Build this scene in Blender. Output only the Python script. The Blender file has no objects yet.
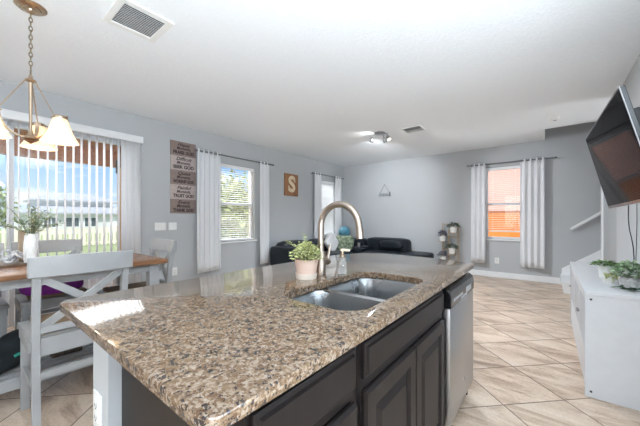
import bpy, bmesh, math, random
from mathutils import Vector, Matrix, Euler, Quaternion
C = bpy.context.scene.collection
S = bpy.context.scene
PI = math.pi
random.seed(7)

# ------------------------------------------------------------------ camera
cam_d = bpy.data.cameras.new('camera')
cam = bpy.data.objects.new('camera', cam_d); C.objects.link(cam)
cam_d.sensor_width = 36.0
cam_d.lens = 36.0 * 289.0 / 640.0
cam_d.shift_y = 6.0 / 640.0
cam_d.clip_start = 0.02
cam.location = (0, 0, 1.22)
cam.rotation_euler = (PI / 2, 0, math.atan((549 - 320) / 289.0))
S.camera = cam

# ------------------------------------------------------------------ colour management
S.view_settings.view_transform = 'Standard'
S.view_settings.look = 'None'
S.view_settings.gamma = 1.0
S.view_settings.exposure = 0.3
S.view_settings.use_curve_mapping = False
try:
    S.cycles.use_denoising = True
    S.cycles.max_bounces = 10
    S.cycles.diffuse_bounces = 6
    S.cycles.glossy_bounces = 5
    S.cycles.transparent_max_bounces = 24
    S.cycles.sample_clamp_indirect = 6.0
except Exception:
    pass

# ------------------------------------------------------------------ world: blue sky with clouds
w = bpy.data.worlds.new('sky'); S.world = w
w.use_nodes = True
nt = w.node_tree; nt.nodes.clear()
def wn(t, **k):
    n = nt.nodes.new(t)
    for a, b in k.items(): setattr(n, a, b)
    return n
tc = wn('ShaderNodeTexCoord')
sep = wn('ShaderNodeSeparateXYZ'); nt.links.new(tc.outputs['Generated'], sep.inputs[0])
grad = wn('ShaderNodeValToRGB'); nt.links.new(sep.outputs['Z'], grad.inputs[0])
cr = grad.color_ramp
cr.elements[0].position = 0.0; cr.elements[0].color = (0.72, 0.86, 1.0, 1)
cr.elements[1].position = 0.5; cr.elements[1].color = (0.18, 0.42, 0.90, 1)
e = cr.elements.new(0.16); e.color = (0.38, 0.63, 0.98, 1)
mp = wn('ShaderNodeMapping'); mp.inputs['Scale'].default_value = (1, 1, 2.6)
mp.inputs['Location'].default_value = (0.3, 0.15, 0)
nt.links.new(tc.outputs['Generated'], mp.inputs[0])
cn = wn('ShaderNodeTexNoise'); cn.inputs['Scale'].default_value = 5.5; cn.inputs['Detail'].default_value = 7
cn.inputs['Roughness'].default_value = 0.55
nt.links.new(mp.outputs[0], cn.inputs['Vector'])
ccr = wn('ShaderNodeValToRGB'); nt.links.new(cn.outputs[0], ccr.inputs[0])
ccr.color_ramp.elements[0].position = 0.50; ccr.color_ramp.elements[1].position = 0.64
mx = wn('ShaderNodeMix', data_type='RGBA')
nt.links.new(ccr.outputs[0], mx.inputs[0]); nt.links.new(grad.outputs[0], mx.inputs[6])
mx.inputs[7].default_value = (1.05, 1.06, 1.08, 1)
bg = wn('ShaderNodeBackground'); bg.inputs['Strength'].default_value = 0.92
nt.links.new(mx.outputs[2], bg.inputs[0])
wo = wn('ShaderNodeOutputWorld'); nt.links.new(bg.outputs[0], wo.inputs[0])

# ------------------------------------------------------------------ sun and unseen fill lights added behind the camera
def light(name, kind, loc, energy, color=(1, 1, 1), rot=(0, 0, 0), **k):
    d = bpy.data.lights.new(name, kind); d.energy = energy; d.color = color
    for a, b in k.items(): setattr(d, a, b)
    o = bpy.data.objects.new(name, d); C.objects.link(o)
    o.location = loc; o.rotation_euler = rot
    return o
light('sun', 'SUN', (8, -6, 12), 4.5, (1.0, 0.96, 0.9), Euler((math.radians(42), 0, math.radians(44))), angle=0.02)
light('kitchen_top_fill', 'AREA', (0.1, -1.6, 2.70), 5, (1.0, 0.97, 0.93), (0, 0, 0), shape='RECTANGLE', size=2.2, size_y=1.6)  # added soft fill from above, no fixture modelled
light('kitchen_rear_fill', 'AREA', (0.0, -6.4, 1.6), 65, (0.95, 0.97, 1.0), (PI / 2, 0, 0), shape='RECTANGLE', size=4.2, size_y=2.0)  # added frontal fill, the wall behind it has no window
light('kitchen_bounce_fill', 'AREA', (1.2, -0.6, 0.8), 330, (0.78, 0.90, 1.0), (PI, 0, 0), shape='RECTANGLE', size=2.4, size_y=2.4)  # added fill thrown up at the ceiling like a bounced flash
# area lights added outside the glass to boost the daylight: under the patio roof and above the other windows
def aim(loc, tgt): return (Vector(tgt) - Vector(loc)).to_track_quat('-Z', 'Y').to_euler()
light('patio_fill', 'AREA', (-5.6, 0.0, 2.62), 105, (0.97, 0.98, 1.0), (0, math.radians(-62), 0), shape='RECTANGLE', size=0.8, size_y=4.6)  # added to brighten the vanes and the room, hidden by the valance
light('side_window_fill', 'AREA', (-5.7, 3.4, 3.05), 85, (1, 1, 1), aim((-5.7, 3.4, 3.05), (-4.4, 3.4, 1.2)), shape='RECTANGLE', size=1.2, size_y=0.8)
light('corner_window_fill', 'AREA', (-5.7, 6.3, 3.05), 200, (1, 1, 1), aim((-5.7, 6.3, 3.05), (-4.4, 6.3, 1.2)), shape='RECTANGLE', size=1.2, size_y=0.8)
light('far_window_fill', 'AREA', (-0.73, 8.2, 3.1), 35, (1, 1, 1), aim((-0.73, 8.2, 3.1), (-0.73, 6.9, 1.2)), shape='RECTANGLE', size=1.2, size_y=0.8)

# unseen fill lights added in the hallway right of the living room and in the stairwell
light('hall_fill', 'AREA', (2.3, 5.58, 1.3), 24, (0.92, 0.96, 1.0), aim((2.3, 5.58, 1.3), (-3.0, 5.5, 2.2)), shape='RECTANGLE', size=0.9, size_y=1.6)  # added to lift the far ceiling
light('stairwell_fill', 'AREA', (2.4, 6.62, 5.1), 5, (0.95, 0.97, 1.0), (0, 0, 0), shape='RECTANGLE', size=1.2, size_y=0.6)  # added to lift the stairs and the wall beside them

# ------------------------------------------------------------------ material helpers
def new_mat(name):
    m = bpy.data.materials.new(name); m.use_nodes = True
    return m, m.node_tree, m.node_tree.nodes['Principled BSDF']
def mat(name, col, rough=0.5, metal=0.0, var=0.06, scale=14.0, bump=0.0, bscale=120.0, spec=None, trans=0.0, emit=None, island=0.0, stretch=(1, 1, 1), col2=None, coat=0.0):
    m, t, b = new_mat(name)
    tcn = t.nodes.new('ShaderNodeTexCoord')
    mpn = t.nodes.new('ShaderNodeMapping'); mpn.inputs['Scale'].default_value = stretch
    t.links.new(tcn.outputs['Object'], mpn.inputs[0])
    n = t.nodes.new('ShaderNodeTexNoise'); n.inputs['Scale'].default_value = scale; n.inputs['Detail'].default_value = 5
    t.links.new(mpn.outputs[0], n.inputs['Vector'])
    r = t.nodes.new('ShaderNodeValToRGB')
    if col2 is None:
        a = [max(0, c * (1 - var)) for c in col]; c2 = [min(1, c * (1 + var)) for c in col]
    else:
        a, c2 = col, col2
    r.color_ramp.elements[0].position = 0.3; r.color_ramp.elements[1].position = 0.7
    r.color_ramp.elements[0].color = (*a, 1); r.color_ramp.elements[1].color = (*c2, 1)
    t.links.new(n.outputs[0], r.inputs[0])
    out = r.outputs[0]
    if island > 0:
        g = t.nodes.new('ShaderNodeNewGeometry')
        hv = t.nodes.new('ShaderNodeHueSaturation')
        mr = t.nodes.new('ShaderNodeMapRange'); mr.inputs[3].default_value = 1 - island; mr.inputs[4].default_value = 1 + island
        t.links.new(g.outputs['Random Per Island'], mr.inputs[0]); t.links.new(mr.outputs[0], hv.inputs['Value'])
        t.links.new(out, hv.inputs['Color']); out = hv.outputs[0]
    t.links.new(out, b.inputs['Base Color'])
    b.inputs['Roughness'].default_value = rough; b.inputs['Metallic'].default_value = metal
    if spec is not None: b.inputs['Specular IOR Level'].default_value = spec
    if trans: b.inputs['Transmission Weight'].default_value = trans
    if coat: b.inputs['Coat Weight'].default_value = coat
    if emit:
        b.inputs['Emission Color'].default_value = (*emit[0], 1); b.inputs['Emission Strength'].default_value = emit[1]
    if bump > 0:
        n2 = t.nodes.new('ShaderNodeTexNoise'); n2.inputs['Scale'].default_value = bscale; n2.inputs['Detail'].default_value = 4
        t.links.new(mpn.outputs[0], n2.inputs['Vector'])
        bp = t.nodes.new('ShaderNodeBump'); bp.inputs['Strength'].default_value = bump; bp.inputs['Distance'].default_value = 0.01
        t.links.new(n2.outputs[0], bp.inputs['Height']); t.links.new(bp.outputs[0], b.inputs['Normal'])
    return m
def sheer(name, col, tr=0.35, through=0.0):
    m, t, b = new_mat(name)
    o = t.nodes['Material Output']
    b.inputs['Base Color'].default_value = (*col, 1); b.inputs['Roughness'].default_value = 0.9
    n = t.nodes.new('ShaderNodeTexNoise'); n.inputs['Scale'].default_value = 260
    bp = t.nodes.new('ShaderNodeBump'); bp.inputs['Strength'].default_value = 0.06
    t.links.new(n.outputs[0], bp.inputs['Height']); t.links.new(bp.outputs[0], b.inputs['Normal'])
    tl = t.nodes.new('ShaderNodeBsdfTranslucent'); tl.inputs[0].default_value = (*col, 1)
    ms = t.nodes.new('ShaderNodeMixShader'); ms.inputs[0].default_value = tr
    t.links.new(b.outputs[0], ms.inputs[1]); t.links.new(tl.outputs[0], ms.inputs[2])
    last = ms
    if through:
        tp = t.nodes.new('ShaderNodeBsdfTransparent')
        m2 = t.nodes.new('ShaderNodeMixShader'); m2.inputs[0].default_value = through
        t.links.new(ms.outputs[0], m2.inputs[1]); t.links.new(tp.outputs[0], m2.inputs[2]); last = m2
    t.links.new(last.outputs[0], o.inputs[0])
    return m
def pane_mat(name, tint=(1, 1, 1), refl=0.06):
    m, t, b = new_mat(name); t.nodes.remove(b)
    o = t.nodes['Material Output']
    tp = t.nodes.new('ShaderNodeBsdfTransparent'); tp.inputs[0].default_value = (*tint, 1)
    gl = t.nodes.new('ShaderNodeBsdfGlossy'); gl.inputs['Roughness'].default_value = 0.02
    ms = t.nodes.new('ShaderNodeMixShader'); ms.inputs[0].default_value = refl
    n = t.nodes.new('ShaderNodeTexNoise'); n.inputs['Scale'].default_value = 3
    bp = t.nodes.new('ShaderNodeBump'); bp.inputs['Strength'].default_value = 0.01
    t.links.new(n.outputs[0], bp.inputs['Height']); t.links.new(bp.outputs[0], gl.inputs['Normal'])
    t.links.new(tp.outputs[0], ms.inputs[1]); t.links.new(gl.outputs[0], ms.inputs[2]); t.links.new(ms.outputs[0], o.inputs[0])
    return m
class N:  # tiny node-expression helper
    def __init__(s, t): s.t = t
    def m(s, op, a, b=None, c=None):
        n = s.t.nodes.new('ShaderNodeMath'); n.operation = op
        for i, v in enumerate((a, b, c)):
            if v is None: continue
            if isinstance(v, (int, float)): n.inputs[i].default_value = v
            else: s.t.links.new(v, n.inputs[i])
        return n.outputs[0]
    def noise(s, vec, scale, detail=5, rough=0.55, dist=0.0):
        n = s.t.nodes.new('ShaderNodeTexNoise'); n.inputs['Scale'].default_value = scale
        n.inputs['Detail'].default_value = detail; n.inputs['Roughness'].default_value = rough; n.inputs['Distortion'].default_value = dist
        s.t.links.new(vec, n.inputs['Vector']); return n.outputs[0]
    def voro(s, vec, scale, out='Distance'):
        n = s.t.nodes.new('ShaderNodeTexVoronoi'); n.inputs['Scale'].default_value = scale
        s.t.links.new(vec, n.inputs['Vector']); return n.outputs[out]
    def ramp(s, fac, stops, interp='LINEAR'):
        n = s.t.nodes.new('ShaderNodeValToRGB'); n.color_ramp.interpolation = interp
        els = n.color_ramp.elements
        while len(els) < len(stops): els.new(0.5)
        for el, (p, c) in zip(els, stops):
            el.position = p; el.color = (*c, 1) if len(c) == 3 else c
        s.t.links.new(fac, n.inputs[0]); return n.outputs[0]
    def mix(s, f, a, b, mode='MIX'):
        n = s.t.nodes.new('ShaderNodeMix'); n.data_type = 'RGBA'; n.blend_type = mode
        for i, v in ((0, f), (6, a), (7, b)):
            if isinstance(v, (int, float)): n.inputs[i].default_value = v
            elif isinstance(v, tuple): n.inputs[i].default_value = (*v, 1)
            else: s.t.links.new(v, n.inputs[i])
        return n.outputs[2]
    def pos(s):
        return s.t.nodes.new('ShaderNodeNewGeometry').outputs['Position']
    def vec(s, x, y, z):
        n = s.t.nodes.new('ShaderNodeCombineXYZ')
        for i, v in enumerate((x, y, z)):
            if isinstance(v, (int, float)): n.inputs[i].default_value = v
            else: s.t.links.new(v, n.inputs[i])
        return n.outputs[0]
    def bump(s, h, b, strength=0.2, dist=0.01):
        n = s.t.nodes.new('ShaderNodeBump'); n.inputs['Strength'].default_value = strength; n.inputs['Distance'].default_value = dist
        s.t.links.new(h, n.inputs['Height']); s.t.links.new(n.outputs[0], b.inputs['Normal'])

def granite():
    m, t, b = new_mat('granite'); n = N(t); p = n.pos()
    dn = t.nodes.new('ShaderNodeTexNoise'); dn.inputs['Scale'].default_value = 40; dn.inputs['Detail'].default_value = 4
    t.links.new(p, dn.inputs['Vector'])
    vm = t.nodes.new('ShaderNodeVectorMath'); vm.operation = 'MULTIPLY_ADD'; vm.inputs[1].default_value = (0.03, 0.03, 0.03)
    t.links.new(dn.outputs['Color'], vm.inputs[0]); t.links.new(p, vm.inputs[2]); q = vm.outputs[0]
    big = n.noise(p, 7, 4)
    base = n.ramp(n.noise(q, 66, 6, 0.68), [(0.28, (0.045, 0.026, 0.015)), (0.42, (0.125, 0.076, 0.043)), (0.53, (0.19, 0.130, 0.083)), (0.68, (0.34, 0.27, 0.21))])
    base = n.mix(n.ramp(big, [(0.45, (0, 0, 0)), (0.65, (0.45, 0.45, 0.45))]), base, (0.17, 0.108, 0.058))
    # rust-brown crystals
    vc = n.voro(q, 160, 'Color')
    sp = t.nodes.new('ShaderNodeSeparateColor'); t.links.new(vc, sp.inputs[0])
    rust = n.m('GREATER_THAN', sp.outputs[0], 0.84)
    base = n.mix(n.m('MULTIPLY', rust, 0.6), base, (0.09, 0.045, 0.022))
    pale = n.m('GREATER_THAN', sp.outputs[1], 0.80)
    base = n.mix(n.m('MULTIPLY', pale, 0.5), base, (0.34, 0.28, 0.23))
    # charcoal clumps
    clump = n.noise(p, 58, 5, 0.66)
    v2 = n.voro(q, 170, 'Color'); s2 = t.nodes.new('ShaderNodeSeparateColor'); t.links.new(v2, s2.inputs[0])
    clump = n.m('ADD', clump, n.m('MULTIPLY', n.m('SUBTRACT', n.noise(p, 17, 3, 0.6), 0.5), 0.45))
    dark = n.m('GREATER_THAN', n.m('ADD', clump, n.m('MULTIPLY', s2.outputs[0], 0.24)), 0.725)
    base = n.mix(n.m('MULTIPLY', dark, 0.88), base, (0.018, 0.017, 0.020))
    t.links.new(base, b.inputs['Base Color'])
    b.inputs['Roughness'].default_value = 0.07; b.inputs['Specular IOR Level'].default_value = 0.48
    b.inputs['Coat Weight'].default_value = 0.0; b.inputs['Coat Roughness'].default_value = 0.04
    return m
def tiles():
    m, t, b = new_mat('floor_tile'); n = N(t); p = n.pos()
    sx = t.nodes.new('ShaderNodeSeparateXYZ'); t.links.new(p, sx.inputs[0])
    u = n.m('MULTIPLY', n.m('ADD', sx.outputs[0], sx.outputs[1]), 0.70711)
    v = n.m('MULTIPLY', n.m('SUBTRACT', sx.outputs[1], sx.outputs[0]), 0.70711)
    T = 0.446
    u = n.m('ADD', n.m('DIVIDE', n.m('SUBTRACT', u, 1.86), T), 200.0); v = n.m('ADD', n.m('DIVIDE', n.m('SUBTRACT', v, 1.745), T), 200.0)
    fu, fv = n.m('FRACT', u), n.m('FRACT', v)
    eu = n.m('MINIMUM', fu, n.m('SUBTRACT', 1.0, fu)); ev = n.m('MINIMUM', fv, n.m('SUBTRACT', 1.0, fv))
    ed = n.m('MINIMUM', eu, ev)
    grout = n.m('LESS_THAN', ed, 0.009)
    cell = n.vec(n.m('FLOOR', u), n.m('FLOOR', v), 0.0)
    wh = t.nodes.new('ShaderNodeTexWhiteNoise'); t.links.new(cell, wh.inputs['Vector'])
    vm = t.nodes.new('ShaderNodeVectorMath'); vm.operation = 'MULTIPLY_ADD'; vm.inputs[1].default_value = (9, 9, 9)
    t.links.new(wh.outputs['Color'], vm.inputs[0]); t.links.new(p, vm.inputs[2])
    mpn = t.nodes.new('ShaderNodeMapping'); mpn.inputs['Rotation'].default_value = (0, 0, 0.5); mpn.inputs['Scale'].default_value = (0.6, 2.2, 1)
    t.links.new(vm.outputs[0], mpn.inputs[0])
    st = n.noise(mpn.outputs[0], 3.2, 8, 0.68, 0.6)
    col = n.ramp(st, [(0.32, (0.20, 0.115, 0.065)), (0.43, (0.46, 0.32, 0.22)), (0.54, (0.68, 0.53, 0.405)), (0.70, (0.80, 0.675, 0.555))])
    fine = n.noise(p, 60, 4, 0.7)
    col = n.mix(0.25, col, n.ramp(fine, [(0.35, (0.42, 0.32, 0.24)), (0.65, (0.80, 0.69, 0.58))]))
    hv = t.nodes.new('ShaderNodeHueSaturation'); t.links.new(col, hv.inputs['Color'])
    t.links.new(n.m('ADD', n.m('MULTIPLY', wh.outputs['Value'], 0.22), 0.84), hv.inputs['Value'])
    col = n.mix(grout, hv.outputs[0], (0.20, 0.15, 0.115))
    t.links.new(col, b.inputs['Base Color'])
    t.links.new(n.m('ADD', n.m('MULTIPLY', grout, 0.4), n.m('ADD', 0.24, n.m('MULTIPLY', st, 0.2))), b.inputs['Roughness'])
    n.bump(n.m('SUBTRACT', n.m('MULTIPLY', st, 0.15), grout), b, 0.25, 0.004)
    return m
def ceiling_mat():
    m, t, b = new_mat('knockdown_ceiling'); n = N(t); p = n.pos()
    f = n.noise(p, 38, 5, 0.65); k = n.ramp(f, [(0.45, (0, 0, 0)), (0.58, (1, 1, 1))])
    col = n.mix(n.noise(p, 40, 4), (0.84, 0.865, 0.885), (0.90, 0.925, 0.945)); t.links.new(col, b.inputs['Base Color'])
    b.inputs['Roughness'].default_value = 0.9; n.bump(k, b, 0.32, 0.004)
    return m
def wall_mat(name, col):
    m, t, b = new_mat(name); n = N(t); p = n.pos()
    c2 = tuple(x * 1.05 for x in col)
    t.links.new(n.mix(n.noise(p, 3.0, 3), col, c2), b.inputs['Base Color'])
    b.inputs['Roughness'].default_value = 0.75; b.inputs['Specular IOR Level'].default_value = 0.3
    n.bump(n.noise(p, 110, 3), b, 0.09, 0.004)
    return m
def wood(name, c1, c2, scale=6.0, stretch=(1, 12, 12), rough=0.35):
    m, t, b = new_mat(name); n = N(t)
    tcn = t.nodes.new('ShaderNodeTexCoord'); mpn = t.nodes.new('ShaderNodeMapping'); mpn.inputs['Scale'].default_value = stretch
    t.links.new(tcn.outputs['Object'], mpn.inputs[0])
    f = n.noise(mpn.outputs[0], scale, 6, 0.6, 0.4)
    t.links.new(n.ramp(f, [(0.3, c1), (0.7, c2)]), b.inputs['Base Color']); b.inputs['Roughness'].default_value = rough
    n.bump(f, b, 0.08, 0.003)
    return m
def steel(name, col=(0.62, 0.62, 0.62), rough=0.28, stretch=(1, 1, 60)):
    m, t, b = new_mat(name); n = N(t)
    tcn = t.nodes.new('ShaderNodeTexCoord'); mpn = t.nodes.new('ShaderNodeMapping'); mpn.inputs['Scale'].default_value = stretch
    t.links.new(tcn.outputs['Object'], mpn.inputs[0])
    f = n.noise(mpn.outputs[0], 9, 4)
    t.links.new(n.mix(f, tuple(c * 0.92 for c in col), tuple(min(1, c * 1.08) for c in col)), b.inputs['Base Color'])
    b.inputs['Metallic'].default_value = 1.0
    t.links.new(n.m('ADD', rough - 0.06, n.m('MULTIPLY', f, 0.12)), b.inputs['Roughness'])
    return m

M = {}
M['wall'] = wall_mat('wall_paint', (0.468, 0.482, 0.494))
M['ceiling'] = ceiling_mat()
M['tile'] = tiles()
M['granite'] = granite()
M['trim'] = mat('white_trim_paint', (0.83, 0.84, 0.85), 0.4, var=0.02)
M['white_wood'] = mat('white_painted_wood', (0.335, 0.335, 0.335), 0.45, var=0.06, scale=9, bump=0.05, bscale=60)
M['white_lac'] = mat('white_laminate', (0.60, 0.605, 0.62), 0.4, var=0.02)
M['plastic_w'] = mat('white_plastic', (0.82, 0.82, 0.80), 0.35, var=0.02)
M['outlet_dark'] = mat('socket_slot', (0.05, 0.05, 0.05), 0.6)
M['espresso'] = mat('espresso_cabinet', (0.017, 0.0135, 0.013), 0.40, var=0.18, scale=5, stretch=(1, 6, 1), spec=0.18)
M['black_gap'] = mat('cabinet_inside', (0.02, 0.016, 0.014), 0.7)
M['raw_edge'] = mat('raw_wood_edge', (0.42, 0.33, 0.26), 0.8)
M['steel'] = steel('stainless_steel', (0.46, 0.47, 0.485), 0.30, (1, 30, 1))
M['sink_steel'] = steel('sink_steel', (0.37, 0.38, 0.39), 0.28, (0.5, 0.5, 0.5))
M['nickel'] = steel('brushed_nickel', (0.40, 0.325, 0.27), 0.34)
M['gold_nickel'] = steel('warm_nickel', (0.52, 0.40, 0.29), 0.28)
M['bronze'] = steel('bronze_chain', (0.27, 0.22, 0.15), 0.35)
M['black_gloss'] = mat('black_gloss_plastic', (0.010, 0.010, 0.011), 0.16, var=0.1)
M['black_matte'] = mat('black_matte_plastic', (0.018, 0.018, 0.019), 0.5, var=0.1)
M['grey_plastic'] = mat('grey_plastic', (0.35, 0.35, 0.36), 0.4)
M['screen'] = _scr = mat('tv_screen', (0.012, 0.012, 0.014), 0.06, var=0.05, spec=0.22)
_scr.node_tree.nodes['Principled BSDF'].inputs['IOR'].default_value = 1.06
M['table_top'] = wood('brown_table_top', (0.13, 0.055, 0.025), (0.33, 0.16, 0.075), 5, (10, 1.2, 10), 0.25)
M['tan_wood'] = wood('tan_wood', (0.36, 0.25, 0.16), (0.52, 0.40, 0.27), 8, (8, 8, 1.0), 0.5)
M['tray_wood'] = wood('dark_tray_wood', (0.10, 0.06, 0.04), (0.22, 0.15, 0.10), 8, (6, 1, 6), 0.5)
M['s_board'] = wood('brown_sign_board', (0.20, 0.085, 0.035), (0.40, 0.19, 0.085), 6, (6, 6, 1), 0.5)
M['cream'] = mat('cream_letter', (0.72, 0.58, 0.40), 0.5)
M['sign_a'] = wood('sign_brown_plank', (0.20, 0.15, 0.135), (0.33, 0.255, 0.225), 10, (1, 1, 16), 0.7)
M['sign_b'] = wood('sign_pale_plank', (0.40, 0.33, 0.31), (0.56, 0.48, 0.45), 10, (1, 1, 16), 0.7)
M['sign_text'] = mat('sign_lettering', (0.03, 0.02, 0.02), 0.7)
M['curtain'] = sheer('white_curtain', (0.92, 0.925, 0.94), 0.3, 0.0)
M['rod'] = mat('dark_rod_metal', (0.22, 0.22, 0.23), 0.35, metal=0.9)
M['vane'] = sheer('vertical_vane', (0.92, 0.92, 0.93), 0.4)
M['blind'] = sheer('blind_slat', (0.86, 0.86, 0.87), 0.35)
M['glass'] = pane_mat('window_glass', (0.97, 0.98, 0.98), 0.05)
M['screenmesh'] = pane_mat('insect_screen', (0.70, 0.70, 0.70), 0.0)
M['leather'] = mat('black_leather', (0.010, 0.014, 0.020), 0.42, var=0.25, bump=0.12, bscale=70, spec=0.3)
M['terracotta'] = mat('pale_pink_ceramic', (0.66, 0.47, 0.38), 0.55, var=0.05, bump=0.04)
M['white_ceramic'] = mat('white_ceramic', (0.82, 0.81, 0.79), 0.3, var=0.02)
M['grey_ceramic'] = mat('speckled_grey_ceramic', (0.50, 0.49, 0.48), 0.5, var=0.3, scale=60)
M['soil'] = mat('dark_soil', (0.05, 0.035, 0.025), 0.95, var=0.3, scale=50)
M['leaf_y'] = mat('yellow_green_leaf', (0.36, 0.39, 0.13), 0.5, col2=(0.72, 0.73, 0.40), scale=24, island=0.35)
M['leaf_g'] = mat('green_leaf', (0.07, 0.16, 0.04), 0.5, col2=(0.18, 0.32, 0.09), scale=24, island=0.4)
M['leaf_sage'] = mat('sage_leaf', (0.17, 0.23, 0.13), 0.6, col2=(0.34, 0.40, 0.27), scale=24, island=0.4)
M['leaf_var'] = mat('variegated_leaf', (0.10, 0.20, 0.07), 0.5, col2=(0.55, 0.66, 0.48), scale=55, island=0.3)
M['leaf_dark'] = mat('dark_leaf', (0.02, 0.06, 0.025), 0.4, col2=(0.05, 0.12, 0.05), scale=24, island=0.3)
M['leaf_pur'] = mat('dusky_purple_leaf', (0.07, 0.06, 0.09), 0.6, col2=(0.17, 0.15, 0.21), scale=24, island=0.3)
M['stem'] = mat('plant_stem', (0.16, 0.14, 0.06), 0.7)
M['shade'] = sheer('frosted_glass_shade', (0.95, 0.86, 0.72), 0.55)
M['bulb'] = mat('lit_bulb', (1, 0.9, 0.7), 0.5, emit=((1.0, 0.84, 0.60), 3.0))
M['blue_ball'] = mat('blue_ball', (0.05, 0.22, 0.34), 0.4, col2=(0.14, 0.36, 0.46), scale=9)
M['green_cloth'] = mat('patterned_green_cloth', (0.03, 0.075, 0.03), 0.9, col2=(0.42, 0.48, 0.34), scale=14)
M['pale_cloth'] = mat('pale_grey_cloth', (0.62, 0.62, 0.62), 0.9, var=0.08)
M['purple'] = mat('purple_fabric', (0.20, 0.015, 0.26), 0.7, var=0.3, bump=0.1)
M['brown_cloth'] = mat('brown_fabric', (0.17, 0.095, 0.045), 0.85, var=0.4, scale=20, bump=0.15, bscale=40)
M['pattern_cloth'] = mat('speckled_white_cloth', (0.24, 0.24, 0.27), 0.9, col2=(0.85, 0.85, 0.86), scale=38)
M['navy'] = mat('dark_navy_fabric', (0.006, 0.010, 0.013), 0.9, var=0.5, scale=10, bump=0.2, bscale=20)
M['teal_tag'] = mat('teal_tag', (0.03, 0.32, 0.24), 0.6)
M['basket'] = mat('dark_brown_basket', (0.035, 0.025, 0.02), 0.8, col2=(0.10, 0.08, 0.06), scale=40, bump=0.3, bscale=60)
M['seat_pad'] = mat('brown_seat_pad', (0.17, 0.115, 0.07), 0.85, var=0.12)
M['orange_wall'] = mat('orange_stucco', (0.92, 0.30, 0.06), 0.9, var=0.05, bump=0.1, bscale=30)
M['pink_wall'] = mat('pink_stucco', (0.94, 0.56, 0.48), 0.9, var=0.05, bump=0.1, bscale=30)
M['stucco'] = mat('pale_stucco', (0.72, 0.72, 0.72), 0.9, var=0.04, bump=0.1, bscale=30)
M['peach'] = mat('peach_stucco', (0.78, 0.50, 0.25), 0.9, var=0.05)
M['soffit'] = wood('brown_soffit_boards', (0.34, 0.13, 0.05), (0.62, 0.27, 0.11), 4, (1, 8, 8), 0.6)
M['roof'] = mat('grey_shingle_roof', (0.46, 0.47, 0.49), 0.9, var=0.12, scale=6)
M['win_dark'] = mat('dark_window_pane', (0.10, 0.12, 0.14), 0.15)
M['fence'] = mat('cream_vinyl_fence', (0.86, 0.80, 0.66), 0.6, var=0.03)
M['grass'] = mat('lawn_grass', (0.30, 0.36, 0.14), 0.95, col2=(0.45, 0.48, 0.25), scale=3)
M['patio'] = mat('patio_concrete', (0.60, 0.56, 0.50), 0.9, var=0.06)
M['vent_dark'] = mat('duct_shadow', (0.10, 0.10, 0.10), 0.9)

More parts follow.
